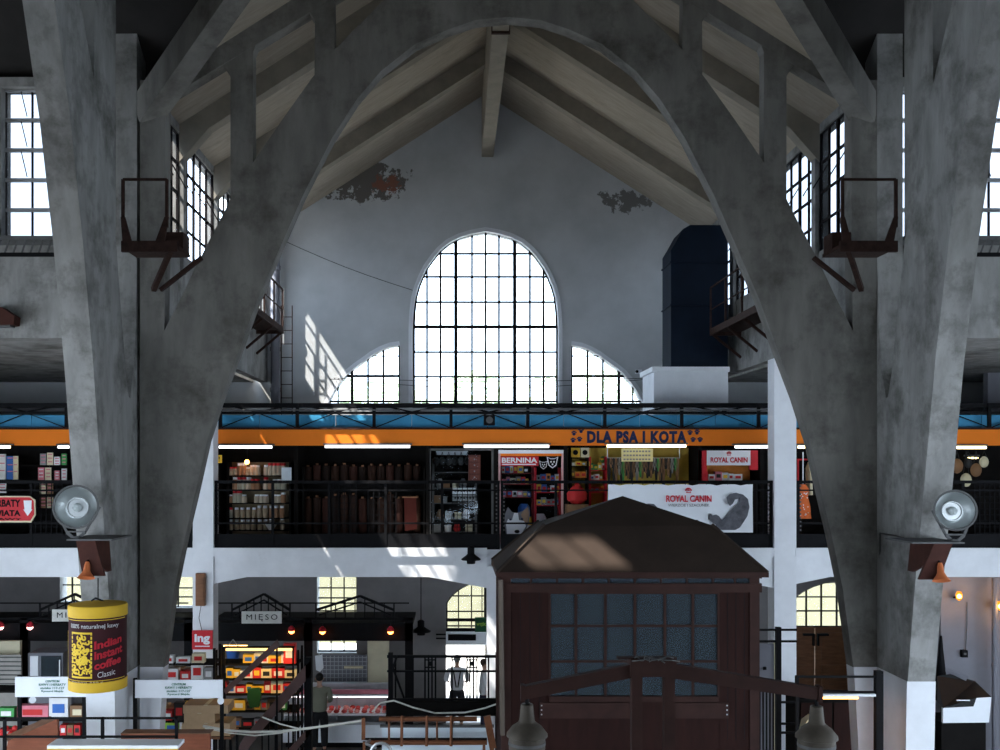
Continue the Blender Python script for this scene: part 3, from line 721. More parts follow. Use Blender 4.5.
# fabric rolls / brown baskets
RB = [mat('roll_%d' % i, c, .8, var=.2, scale=6) for i, c in enumerate(((.018,.007,.004),(.028,.011,.006),(.011,.005,.003),(.036,.012,.008)))]
shelf(303, 424, [481, 533.5], 20.75, 'dark rack holding two tiers of brown fabric rolls', back=DARK, depth=.45)
for tier, (y, top) in enumerate(((481, 466), (533.5, 496))):
    for i in range(13):
        x = 308+i*9.1; r = .085
        e = thing('fabric_roll', '%s upright fabric roll in the %s tier' % (['dark brown','reddish brown'][i%2], ['upper','lower'][tier]), 'fabric roll', P(x, y, 20.93), 'brown fabric rolls in the gallery rack')
        h = Z(top,20.9)-Z(y,20.9)
        h *= random.uniform(.88,1.06); MB().lathe(P(x,y,20.93), [(r,0),(r,h),(r*.86,h+.012),(r*.3,h+.004)], 12).build('roll', RB[(i*3+tier)%4], e, smooth=True)
        MB().lathe(P(x,y,20.93)+Vector((0,0,h)), [(r*.35,0),(r*.35,.05)], 8).build('core', WOOD, e)
for i, x in enumerate((404, 412)):
    pass
e = thing('folding_screen', 'reddish brown cloth hanging beside the brown rolls', 'cloth', P(410, 530, 20.6))
MB().pprism([(404,497),(416,498),(417,529),(405,531)], 20.62, .03).build('cloth', mat('red_cloth', (.07,.012,.008), .8), e)
MB().tube(P(402,497,20.62), P(418,497,20.62), .02, 6).build('rod', WOOD, e)
# hunting / household shop with glass front
e = thing('display_window', 'glazed front of the cluttered gallery shop', 'shop window', P(458,549,20.62))
MB().pb(430,478.5,450,534,20.64,.01).build('pane', SGLASS, e)
m = MB()
for x in (429.6, 492.5): m.pb(x-1, x+1, 449, 549, 20.6, .06)
m.pb(429, 493, 448.5, 450.5, 20.6, .06); m.build('frame', GREY, e)
shelf(433, 476, [472, 488, 503, 519, 532], 21.0, 'cluttered metal shelves behind the glazed shop front', m=GREY)
e = thing('drawer_cabinet', 'small reddish wooden cabinet at the glazed shop front', 'cabinet', P(474,482,20.8))
MB().pb(468.5,480.5,455,482,20.8,.3).build('body', mat('cherry', (.16,.05,.035), .5), e)
for j in range(4):
    d_ = MB().pb(469.5,479.5,457+j*6,461.5+j*6,20.78,.03).build('drawer', mat('cherry_front', (.22,.07,.05), .5), e)
    MB().ball(P(474.5,459.3+j*6,20.77), .015, 6).build('knob', METAL, d_)
for j in range(2):
    e = thing('perforated_box', 'pale perforated box, %s of the two behind the railing' % ['upper','lower'][j], 'box', P(464,494+j*7,20.8), 'perforated boxes')
    MB().pb(452.5,475.5,488+j*7,494+j*7,20.8,.2).build('box', cm('grey',0) if j else cm('white',0), e)
    m = MB()
    for k in range(7): m.pb(454.5+k*3, 455.9+k*3, 490+j*7, 492+j*7, 20.79, .02)
    m.build('hole_row', BLACK, e)
for i in range(6):
    x = 436+i*6.3
    e = thing('hanging_bag', 'dark bag hanging in the glazed shop, number along the rail' if 0 else 'dark bag hanging in the glazed shop front', 'bag', P(x,466,20.85), 'dark bags hanging in the glazed shop')
    MB().ball(P(x,461,20.85), .07, 8, (1,.6,1.3)).build('bag', cm('black',0), e, smooth=True)
    MB().path([P(x-1.5,458,20.85),P(x,452,20.85),P(x+1.5,458,20.85)], .006, 4).build('strap', cm('black',0), e)
tag(MB().pb(436,468,451,455,21.1,.02).build('mirror', METAL, None), 'bright strip mirror at the top of the glazed shop', 'mirror')
for i,(x,y,c) in enumerate(((440,486,'grey'),(446,486,'brown'),(455,487,'cream'),(463,486,'grey'),(437,502,'brown'),(444,501,'grey'),(440,517,'brown'),(449,517,'grey'),(458,517,'cream'),(466,518,'white'),(438,531,'grey'),(448,531,'white'),(457,530,'red'),(469,531,'cream'))):
    ys = {486:488,487:488,502:503,501:503,517:519,518:519,531:532,530:532}[y]
    loc = P(x, ys, 21.12); m = MB()
    if i%3==0: m.lathe(loc, [(.05,0),(.08,.06),(.06,.14),(.03,.2)], 10)
    elif i%3==1: m.box(loc.x-.08,loc.x+.08,loc.y-.08,loc.y+.08,loc.z,loc.z+.16)
    else: m.lathe(loc, [(.07,0),(.07,.12),(.09,.14)], 10)
    tag(m.build(['vase','tin','pot'][i%3], cm(c,0)), '%s %s on the shelves of the glazed shop' % (c, ['vase','tin','pot'][i%3]), ['vase','tin','pot'][i%3], 'goods in the glazed shop')

# poster doorway
e = thing('display_window', 'pink framed doorway crowded with colourful goods and stickers', 'shop window', P(531,549,20.6))
FRP = mat('pink_frame', (.70,.42,.42), .5)
for r in ((498.5,500.5,451,549),(561.5,563.5,451,549)): MB().pb(*r,20.6,.08).build('frame', FRP, e)
MB().pb(498.5,563.5,450,453.5,20.58,.1).build('header', WHITE, e)
MB().pb(500.5,561.5,453.5,456,20.6,.06).build('orange_strip', ORANGE, e)
MB().pb(500.5,561.5,456,549,20.66,.01).build('pane', SGLASS, e)
sg = thing('shop_sticker', 'red sticker with bold white capitals on the pink framed doorway', 'sticker', P(519,466,20.6))
MB().pb(500.5,538.5,456.5,466,20.62,.01).build('board', RED, sg)
text('BERNINA', 501.8, 537.2, 457.6, 462.8, 20.62, WHITE, sg, bold=.03)
MB().pb(502,536,463.8,465,20.61,.01).build('small_print', WHITE, sg)
st = thing('shop_sticker', 'black and white dog and cat head sticker beside the red one', 'sticker', P(550,468,20.6))
for cx, cy, k in ((543.5,465,1.0),(552.5,462.5,1.35)):
    body = [(-3,-1),(-3.6,-4),(-1.4,-2.8),(1.4,-2.8),(3.6,-4),(3,-1),(2.4,2),(0,4),(-2.4,2)]
    MB().pprism([(cx+a*k*1.2, cy+b*k*1.1) for a,b in body], 20.625, .006).build('outline', WHITE, st)
    MB().pprism([(cx+a*k*.95, cy+b*k*.88) for a,b in body], 20.615, .006).build('head', BLACK, st)
    m = MB()
    for a, b in ((-1.1,-.5),(1.1,-.5),(0,1.3)): m.ball(P(cx+a*k, cy+b*k, 20.612), .014*k, 6, (1,.3,1))
    m.build('face_marks', WHITE, st)
# goods behind the doorway
sh = shelf(501, 533, [473, 484, 497], 20.85, 'left shelves inside the pink framed doorway', m=mat('shelf_dark_red',(.2,.02,.02),.5))
sh = shelf(535.5, 560, [481, 492, 505], 20.78, 'red metal shelves inside the pink framed doorway', m=RED)
cl = list(COLS)
def package(x0, x1, ybase, h, c, d, label, group, cat='package', dep=.14, c2=None):
    e = thing('package', label, cat, P((x0+x1)/2, ybase, d), group)
    z0 = Z(ybase, d); 
    MB().box(X(x0,d), X(x1,d), d, d+dep, z0, z0+h).build('box', cm(c,0), e)
    MB().box(X(x0+(x1-x0)*.18,d), X(x1-(x1-x0)*.18,d), d-.004, d, z0+h*.3, z0+h*.72).build('printed_label', cm(c2 or ('white' if c != 'white' else 'red'),0), e)
    return e
def stock(x0, x1, ybase, d, hmax, where, cols, wmin=3, wmax=6, seed=0):
    r = random.Random(seed+int(x0*7+ybase)); x = x0; n = 0
    while x < x1-wmin*.8:
        wd = min(r.uniform(wmin, wmax), x1-x); c = r.choice(cols); c2 = r.choice([q for q in ('white','yellow','red','black','blue') if q != c])
        package(x, x+wd-.35, ybase, r.uniform(.6,1)*hmax, c, d+r.uniform(0,.05), '%s package with a %s label %s' % (c, c2, where), 'packages '+where, c2=c2)
        x += wd
    return
mixc = ['red','yellow','blue','white','pink','orange','cream','grey','black']
for i, y in enumerate((473,484,497)): stock(501.5, 531, y, 20.9, .17, 'on the %s left shelf inside the doorway' % ['top','middle','low'][i], mixc, seed=3)
for i, y in enumerate((481,492,505)): stock(537, 559.5, y, 20.83, .17, 'on the %s red shelf inside the doorway' % ['top','middle','low'][i], ['white','yellow','grey','orange','black','blue'], seed=9)
# sacks at the bottom
for i, (x, y, c) in enumerate(((514,528,'blue'),(529,525,'yellow'),(540,522,'white'),(524,512,'blue'),(545,531,'blue'),(556,528,'grey'))):
    e = thing('pet_food_sack', '%s pet food sack low in the pink framed doorway' % c, 'sack', P(x,y+8,20.95+i*.02), 'pet food sacks in the doorway')
    MB().lathe(P(x,y+8,20.95+i*.03), [(.10,0),(.13,.08),(.13,.26),(.08,.34)], 10, Matrix.Diagonal((1,.6,1))).build('sack', cm(c,0), e, smooth=True)
    MB().box(X(x,20.9)-.05, X(x,20.9)+.05, 20.84+i*.03, 20.86+i*.03, Z(y+4,20.9), Z(y,20.9)).build('printed_label', cm('white',0), e)
# dog cut-out poster
e = thing('dog_poster', 'cut-out poster of a grey and white husky face behind the railing', 'poster', P(517,536,20.5))
def pm(name, pts, m, d): return MB().pprism(pts, d, .008).build(name, m, e)
HG = mat('husky_grey', (.16,.16,.18), .6); HB = mat('husky_tan', (.30,.20,.14), .6)
pm('head', [(506,534),(504.5,524),(505,514),(508,507),(512,512),(517,513),(523,511),(528,506),(530,512),(529,522),(525,532),(520,536),(512,536)], HG, 20.5)
pm('fur_patch', [(523,511),(527.5,508),(529,514),(527.5,523),(524,522),(521,515)], HB, 20.492)
pm('white_mask', [(507,534),(506,524),(508,519),(512,520),(514,513),(518,513),(519,520),(524,521),(526,526),(522,533),(518,536),(511,536)], WHITE, 20.484)
m = MB(); m.ball(P(517,531.5,20.478), .045, 10, (1.2,.3,.8)); m.build('nose', BLACK, e, smooth=True)
m = MB(); m.ball(P(510.5,519.5,20.478), .022, 8, (1.2,.3,.9)); m.ball(P(522,519,20.478), .022, 8, (1.2,.3,.9)); m.build('eye', DBLUE, e)

# pet shop
YW = mat('yellow_shop_wall', (.60,.42,.08), .7)
tag(MB().pb(567,699,448,549,21.44,.03).build('shop_back_board', YW), 'yellow back board of the pet shop', 'board')
shelf(571, 588, [457.5, 466, 478], 21.0, 'narrow shelves with bird houses in the pet shop', m=DARK)
def birdhouse(px, py, c, label):
    e = thing('bird_house', label, 'bird house', P(px,py,20.95), 'bird houses')
    MB().pb(px-4.2,px+4.2,py-9.5,py,20.95,.15).build('box', c, e)
    MB().tube(P(px,py-4.8,20.945), P(px,py-4.8,20.93), .055, 12).build('entrance_hole', BLACK, e)
birdhouse(575.5,457.3,cm('yellow',0),'yellow bird house on the pet shop shelf'); birdhouse(585,457.3,cm('cream',0),'cream bird house on the pet shop shelf')
stock(570, 590, 466.0, 21.05, .12, 'under the bird houses', ['yellow','orange','cream'], seed=4)
stock(571, 589, 478, 21.0, .18, 'on the pet shop side shelf', ['yellow','orange','red','cream','brown'], seed=5)
shelf(590, 606, [470, 480, 492], 21.1, 'red rack right of the bird houses', m=RED)
for i, y in enumerate((470,480,492)): stock(590.5, 605, y, 21.15, .15, 'on the %s level of the red rack' % ['top','middle','bottom'][i], ['yellow','orange','green','red','white'], seed=6)
e = thing('ball', 'green and yellow ball on top of the red rack', 'ball', P(603,462,21.3)); MB().ball(P(603,459.5,21.3), .07).build('ball', cm('green',0), e, smooth=True); MB().ball(P(602,459.0,21.27), .055, 12, (1,.9,.5)).build('stripe', cm('yellow',0), e, smooth=True)
e = thing('shopping_bag', 'bright red full bag above the kiosk roof edge', 'bag', P(577,505,20.4))
MB().lathe(P(577,504,20.45), [(.09,0),(.20,.08),(.21,.22),(.12,.33),(.03,.42)], 14, Matrix.Diagonal((1,.7,1))).build('bag', cm('red',0), e, smooth=True)
MB().ball(P(578,486.5,20.45), .045, 10).build('knot', cm('red',0), e, smooth=True)
tag(MB().box(X(566,20.4), X(588,20.4), 20.3, 20.6, zD, Z(504.2,20.45)).build('crate_stack', cm('brown',0)), 'brown crate under the red bag', 'crate')
# hanging leads and collars
e = thing('hanging_rail', 'rail across the pet shop for leads and collars', 'rail', P(640,458,20.9)); MB().tube(P(607,458,20.9), P(680,458,20.9), .015, 6).build('rod', METAL, e)
for i, x in enumerate((607.5, 679.5)): MB().tube(P(x,458,20.9), P(x,447,20.9), .01, 6).build('hanger', METAL, e)
for i in range(40):
    x = 609+i*1.75; c = ['black','brown','black','black','brown','black','grey','black','green','brown'][i%10]; l = random.uniform(9,26)
    e = thing('dog_lead', '%s dog lead hanging on the pet shop rail' % c, 'dog lead', P(x,458,20.9), '%s dog leads on the pet shop rail' % c)
    MB().path([P(x-.7,458,20.88),P(x-1.0,458+l*.6,20.88),P(x,458+l,20.88),P(x+1.0,458+l*.6,20.88),P(x+.7,458,20.88)], .022, 5).build('strap', cm(c,0), e)
    MB().ball(P(x,458,20.88), .02, 6).build('clip', METAL, e)
e = thing('notice', 'yellow printed notice hanging in the pet shop', 'notice', P(637,462,20.8))
MB().tube(P(637,449,20.805),P(637,431,20.805),.006,5).build('string', METAL, e); MB().pb(621.5,653,448.5,461.5,20.8,.01).build('sheet', mat('pale_yellow',(.75,.68,.35),.6), e)
m = MB()
for j in range(3):
    for k in range(9): m.pb(623.5+k*3.1, 625.6+k*3.1, 450.5+j*4, 452.2+j*4, 20.79, .008)
m.build('print', cm('grey',0), e)
shelf(612, 694, [497, 512], 21.1, 'low dark shelf under the dog leads', m=DARK)
stock(613, 693, 497, 21.15, .2, 'on the low shelf under the leads', ['brown','orange','black','cream','red'], seed=8)
# red framed counter with logo
e = thing('shop_counter', 'red framed counter window of the pet shop', 'counter', P(728,549,20.6))
for r in ((698.5,707,450,534),(750,758,450,470)): MB().pb(*r,20.6,.1).build('side_panel', RED, e)
MB().pb(698.5,758,448.5,450.5,20.58,.12).build('header', BLACK, e)
MB().pb(698.5,758,480.5,536,20.6,.5).build('front', DARK, e)
MB().pb(707,750,465,480.5,21.0,.02).build('back_panel', cm('orange',0), e)
CR = lambda cx, cy, k, par, d: crown(cx, cy, k, par, d)
def crown(cx, cy, k, par, d):
    m = MB()
    for i, a in enumerate((-50,-30,-10,10,30,50)):
        t = math.radians(a); p = P(cx+math.sin(t)*3.2*k, cy+3-math.cos(t)*4.2*k+1.0*k, d); q = P(cx+math.sin(t)*1.9*k, cy+3-math.cos(t)*1.9*k+1.0*k, d)
        m.bar(p, q, .012*k, .008); m.ball(p, .013*k, 6, (1,.4,1))
    m.bar(P(cx-2.2*k, cy+3.6, d), P(cx+2.2*k, cy+3.6, d), .008, .014*k)
    m.build('crown_emblem', DRED, par)
sg = thing('shop_sign', 'small white sign with red letters and crown over the red framed counter', 'sign', P(728,465,20.56))
MB().pb(707,750.5,450.5,465.3,20.56,.03).build('board', WHITE, sg); crown(729,451.5,.85,sg,20.55)
text('ROYAL CANIN', 710.5, 747.5, 457.3, 462.6, 20.56, DRED, sg, bold=.03)
stock(699.5, 745, 480.4, 20.66, .2, 'on the red framed counter', ['white','pink','cream','red','yellow'], 5, 9, seed=2)
# white banner on the railing
bn = thing('banner', 'long white banner with a red crown and a grey cat tied to the gallery railing', 'banner', P(680,533,19.15))
m = MB(); nx, nz = 24, 6; yb = 19.12
for i in range(nx+1):
    for j in range(nz+1):
        px = 608+(752.8-608)*i/nx; py = 484.3+(532.5-484.3)*j/nz+(1.2 if (j==0 and i%4==2) else 0)
        p = P(px, py, yb); p.y += .012*math.sin(i*1.1)*math.sin(j*.9); m.v.append(p)
for i in range(nx):
    for j in range(nz): a = i*(nz+1)+j; m.f.append((a, a+1, a+nz+2, a+nz+1))
m.build('cloth', WHITE, bn, smooth=True)
crown(688.5,489,1.15,bn,19.09)
text('ROYAL CANIN', 666, 711.5, 495.3, 502, 19.1, DRED, bn, bold=.03)
text('WIERZCIE I SZACUNEK', 668, 709.5, 503.8, 506.6, 19.1, cm('grey',0), bn, bold=.01, name='small_lettering')
CAT = mat('smoky_cat_print', (.10,.10,.115), .7, var=.4, scale=9)
cat = [(708.5,519),(709.5,514.5),(711,513.5),(712.5,515.5),(716,514.5),(719,516),(722,520),(727,515.5),(733,508),(739,503),(739,499),(735,499.5),(733,503.5),(730,506),(727.5,503),(726.5,497.5),(730,494),(736,492.8),(743,494.5),(748,499),(749.5,507),(747.5,516),(743,523),(740,527.5),(735,530),(722,530),(714,529),(716,525),(712,522.5)]
MB().pprism(cat, 19.085, .006).build('cat_picture', CAT, bn)
m = MB(); m.pb(668,670,508.6,508.9,19.085,.005)
MB().pprism([(643,506),(648,503.5),(654,504),(658,508),(658,512),(648,508)], 19.085, .006).build('cat_ear_picture', CAT, bn)
m = MB()
for k in range(14): m.tube(P(611+k*10.6,484.6,19.12), P(612+k*10.6,481,19.2), .008, 5)
m.build('tie', BLACK, bn)
# far right shop bits
e = thing('dress_form', 'orange polka dotted dress hanging right of the right column', 'dress', P(803,519,20.3))
MB().lathe(P(803,518.5,20.5), [(.17,0),(.15,.25),(.10,.45),(.12,.6),(.06,.70)], 14, Matrix.Diagonal((1,.6,1))).build('dress', mat('orange_cloth',(.75,.16,.04),.7), e, smooth=True)
m = MB(); rr = random.Random(5)
for k in range(26): m.ball(P(803+rr.uniform(-5.5,5.5), 488+rr.uniform(2,28), 20.39), .012, 6, (1,.4,1))
m.build('dots', WHITE, e)
MB().path([P(803,484,20.5),P(803,452,20.5)], .012, 5).build('hanger', METAL, e)
e = thing('clothes_rail', 'rail of dark clothes right of the right column', 'rail', P(820,459,20.7)); MB().tube(P(797,459.5,20.7), P(870,459.5,20.7), .018, 6).build('rod', RED, e)
for x in (798, 868): MB().tube(P(x,459.5,20.7), P(x,549,20.7), .02, 6).build('upright', RED, e)
for i in range(6):
    x = 809+i*5.5; c = ['cream','black','brown','grey','orange','black'][i]
    e = thing('garment', '%s garment hanging on the red rail' % c + (' next to the dotted dress' if i == 1 else ''), 'garment', P(x,500,20.7), None)
    MB().lathe(P(x,495,20.7), [(.09,0),(.08,.3),(.09,.55),(.03,.68)], 10, Matrix.Diagonal((.7,1.6,1))).build('cloth', cm(c,0), e, smooth=True)
    MB().tube(P(x,462,20.7), P(x,459.5,20.7), .008, 5).build('hook', METAL, e)
for i, (x, y, r, c) in enumerate(((957,466,.13,'brown'),(966,480,.12,'cream'),(976,470,.12,'brown'),(984,462,.10,'cream'),(968,463,.09,'black'))):
    e = thing('hanging_bag', '%s leather bag hanging at the far right gallery shop%s' % (c, ' low' if i==1 else ''), 'bag', P(x,y,20.8), 'leather bags at the far right')
    MB().ball(P(x,y,20.8), r, 10, (1,.5,1.2)).build('bag', cm(c,0), e, smooth=True)
    MB().path([P(x-3,y-4,20.8),P(x,451,20.8),P(x+3,y-4,20.8)], .01, 4).build('strap', cm('black',0), e)
e = thing('fire_notice', 'small red notice on the far right partition', 'notice', P(991.5,477,22.1)); MB().pb(989.5,993.5,469.5,478,22.15,.03).build('board', RED, e); MB().pb(990.5,992.5,471,474,22.14,.02).build('pictogram', WHITE, e)
tube_light(966, 980, 458, 21.3, 'small dim tube light deep in the far right shop', TUBEW, None, .8)
# far left shop: card racks and sign
shelf(-30, 75, [465, 480, 494, 508, 522], 20.9, 'dark shelf of cards at the far left gallery shop', m=DARK)
for i, (x, w_, y, h_, c) in enumerate(((1,9,479.5,26,'white'),(10,7,479.5,24,'blue'),(15.5,5,479.5,24,'cream'),(43,6,465,12,'grey'),(50,6,465,13,'cream'),(41,6,480,13,'pink'),(48,6,480,13,'cream'),(57,6,465,9,'white'),(57,5,480,10,'pink'),(64,5,465,12,'green'),(64,5,480,12,'white'),(2,8,493,11,'white'),(43,6,494,12,'cream'),(50,6,494,12,'brown'),(43,6,508,12,'brown'),(50,6,508,12,'cream'))):
    e = thing('greeting_card', '%s card pack %s' % (c, ['at the left frame edge','beside the left edge packs','third from the left edge','on the top shelf','on the top shelf, centre','on the second shelf','on the second shelf, centre','under the tube light','below the white pack','near the pier, top','near the pier, second','on the third shelf at the edge','on the third shelf','on the third shelf, centre','on the fourth shelf','on the fourth shelf, centre'][i]), 'card', P(x,y,20.88), 'card packs in the far left shop')
    MB().pb(x-w_/2, x+w_/2, y-h_+.6, y, 20.86, .03).build('sheet', cm(c,0), e)
    for k in range(3): MB().pb(x-w_/2+1, x+w_/2-1, y-h_+2+k*h_*.28, y-h_+3+k*h_*.28, 20.855, .006).build('print_line', cm('pink' if c!='pink' else 'white',0), e)
sg = thing('shop_sign', 'red sign with black lettering and a white arrow on the left railing', 'sign', P(0,522,19.1))
MB().pprism([(-40,496),(30,496),(35,500),(35.5,515),(31,522.5),(-40,522.5)], 19.1, .03).build('border', cm('cream',0), sg)
MB().pprism([(-40,497.3),(29.5,497.3),(33.5,500.8),(34,514.2),(30.2,520.8),(-40,520.8)], 19.09, .012).build('board', RED, sg)
text('HERBATY', -12, 20.5, 499.5, 506.8, 19.09, BLACK, sg, bold=.03); text('\u015aWIATA', -12, 20.5, 508, 516.2, 19.09, BLACK, sg, bold=.03)
text('KAWY', -8, 22, 518, 520.2, 19.09, BLACK, sg, bold=.03, name='small_lettering')
MB().pprism([(23.5,500.5),(31.5,500.5),(31.2,509.5),(32.2,509.5),(27.6,516),(23.2,509.5),(24.5,509.5)], 19.08, .008).build('arrow', WHITE, sg)

# roof level furniture: duct, box, catwalks, pipe, cables
e = thing('ventilation_duct', 'dark blue ventilation duct standing on a white box by the right wall', 'duct', P(700,367,21.7))
MB().pprism([(671,367),(671,250),(677,240),(683,229),(690,225),(728,225),(728,367)], 21.7, .9).build('casing', NAVY, e)
for y in (305, 262): MB().pb(670, 729, y-.6, y+.6, 21.68, .94).build('seam', NAVY, e)
e = thing('white_box', 'white box plinth beneath the dark blue duct', 'plinth', P(690,549,21.6))
MB().box(X(654,21.6), X(728,21.6), 21.6, 22.9, zD, Z(372,21.6)).build('body', PLAS, e); MB().box(X(652,21.55), X(729.5,21.55), 21.53, 22.95, Z(372,21.6), Z(367,21.6)).build('cap', PLAS, e)
def catwalk(x0, x1, y0, y1, z, name, label, rail='y', inner=None, h=.95):
    e = thing(name, label, 'catwalk', ((x0+x1)/2, (y0+y1)/2, z), 'rusty maintenance catwalks')
    m = MB(); m.box(x0,x1,y0,y1,z,z+.05); m.build('deck', RUST, e)
    m = MB(); m.box(x0,x1,y0-.02,y0+.03,z-.08,z+.06); m.box(x0,x1,y1-.03,y1+.02,z-.08,z+.06)
    m.box(inner-.025,inner+.025,y0,y1,z-.08,z+.06); m.build('edge_angle', RUST, e)
    n = max(1, round((y1-y0)/1.1))
    for i in range(n+1):
        y = y0+(y1-y0)*i/n; MB().bar((inner,y,z), (inner,y,z+h), .035, .035, (1,0,0)).build('post', RUST, e)
    m = MB(); m.bar((inner,y0,z+h),(inner,y1,z+h),.03,.03); m.bar((inner,y0,z+h*.5),(inner,y1,z+h*.5),.02,.02)
    other = x0 if inner == x1 else x1
    m.bar((inner,y0,z+h),(other,y0,z+h),.03,.03); m.build('handrail', RUST, e)
    wallx = other
    for i in range(n+1):
        y = y0+(y1-y0)*i/n; MB().bar((inner,y,z-.02), (wallx,y,z-.55), .05, .05).build('bracket', RUST, e)
    return e
catwalk(XL, XL+.62, 20.0, 23.4, 9.55, 'catwalk', 'rusty catwalk on the left wall beyond the big arch', inner=XL+.62)
catwalk(5.5, XR, 18.0, 21.5, 9.26, 'catwalk', 'rusty catwalk on the right wall in front of the blue duct', inner=5.5)
# platforms in the pier corners
for s, side, xs in ((-1,'left',(-4.87,-4.05)),(1,'right',(5.62,6.46))):
    zP = Z(250,14.75); e = thing('catwalk_platform', 'rusty railed platform hung on the %s crossing pier' % side, 'platform', (sum(xs)/2, 14.9, zP), 'rusty platforms on the crossing piers')
    MB().box(xs[0], xs[1], 14.62, 15.3, zP, zP+.05).build('deck', RUST, e)
    MB().box(xs[0], xs[1], 14.58, 14.64, zP-.06, zP+.10).build('edge_angle', RUST, e)
    xo = xs[0]+.03 if s < 0 else xs[1]-.03
    xa, xb = (xs[0]+.02, xs[0]+.66) if s < 0 else (xs[1]-.80, xs[1]-.02)
    zt = zP+1.0
    for x, dx in ((xa, .09), (xb, -.09)):
        MB().bar((x,14.61,zt),(x,14.61,zP+.3),.05,.04,(1,0,0)).build('post', RUST, e)
        MB().prism([(x-.03,zP+.45),(x+.03,zP+.45),(x+dx+.05,zP+.05),(x+dx-.09,zP+.05)], 14.59, 14.63).build('post_foot', RUST, e)
    m = MB(); m.bar((xa,14.61,zt),(xb,14.61,zt),.03,.035); m.build('handrail', RUST, e)
    xi = -4.6 if s < 0 else 6.2
    MB().bar((xi, 15.25, zP-.5), (xi-s*.45, 14.62, zP-.02), .07, .07).build('bracket', RUST, e)
    MB().bar((xi-s*.1, 15.28, zP-.5), (xi-s*.75, 15.2, zP-.02), .06, .06).build('bracket', RUST, e)
    q = MB(); 
    q.box((xs[1]-.28 if s<0 else xs[0]), (xs[1] if s<0 else xs[0]+.28), 14.9, 15.25, zP+.05, zP+.30); q.build('motor_box', RUST, e)
e = thing('drain_pipe', 'grey vertical drain pipe in the left corner of the gable', 'pipe', (-4.42, 24.6, zD))
MB().tube((-4.42,24.6,zD),(-4.42,24.6,12.0),.11,14).build('pipe', GRAYW, e, smooth=True)
m = MB()
for z in (7.2,8.2,9.2,10.2,11.2): m.tube((-4.42,24.6,z),(-4.42,24.6,z+.1),.13,14)
m.build('collar', GRAYW, e)
e = thing('ladder', 'thin iron ladder beside the drain pipe', 'ladder', (-4.15, 24.45, zD))
for x in (-4.25,-3.98): MB().tube((x,24.45,zD),(x,24.45,10.3),.014,6).build('stile', RUST, e)
for i in range(16): MB().tube((-4.25,24.45,zD+.3+i*.33),(-3.98,24.45,zD+.3+i*.33),.011,6).build('rung', RUST, e)
def cable(pts, label, r=.008, m=CABLE, cat='cable', group=None):
    if 24.5 < pts[0].y < 24.8: pts = [Vector((pts[0].x,DW,pts[0].z))]+list(pts)+[Vector((pts[-1].x,DW,pts[-1].z))]
    return tag(MB().path(pts, r, 5).build('cable', m, None), label, cat, group)
cable([P(278+(412-278)*t/6, 238+52*t/6+3*math.sin(math.pi*t/6), 24.7) for t in range(7)], 'thin cable sloping across the gable left of the window')
cable([P(334+(652-334)*t/10, 378+3.5*math.sin(math.pi*t/10), 24.65) for t in range(11)], 'upper thin cable across the foot of the gable windows')
cable([P(330+(650-330)*t/10, 379+9*math.sin(math.pi*t/10), 24.6) for t in range(11)], 'lower sagging cable across the foot of the gable windows')
e = thing('security_camera', 'small white camera on the cable beside the right quarter window', 'camera', P(639,372,24.6))
MB().pb(636,642,369.5,373.5,24.5,.1).build('body', WHITE, e); MB().tube(P(637,371.5,24.5), P(637,371.5,24.45), .04, 10).build('lens', BLACK, e)
# ------------------------------------------------------------------ people
def skin_mesh(nodes, edges, sub=2):
    """nodes: list of (x,y,z,r); grow one continuous surface round a skeleton, node 0 is the pelvis"""
    me = bpy.data.meshes.new('sk'); me.from_pydata([n[:3] for n in nodes], edges, [])
    o = bpy.data.objects.new('sk', me); COL.objects.link(o)
    md = o.modifiers.new('s', 'SKIN'); md.use_smooth_shade = True; md.branch_smoothing = .5
    for i, n in enumerate(nodes):
        r = n[3]; me.skin_vertices[0].data[i].radius = r if isinstance(r, tuple) else (r, r)
    me.skin_vertices[0].data[0].use_root = True
    sd = o.modifiers.new('d', 'SUBSURF'); sd.levels = sub; sd.render_levels = sub
    dg = bpy.context.evaluated_depsgraph_get(); dg.update()
    m = bpy.data.meshes.new_from_object(o.evaluated_get(dg))
    bpy.data.objects.remove(o); return m
SKIN = mat('skin', (.50,.30,.22), .6, var=.05)
def place(mesh, loc, a, name, m, parent):
    b = MB(); R = Matrix.Rotation(a, 4, 'Z')
    for v in mesh.vertices: b.v.append(R@v.co+Vector(loc))
    b.f = [tuple(p.vertices) for p in mesh.polygons]
    return b.build(name, m, parent, smooth=True)
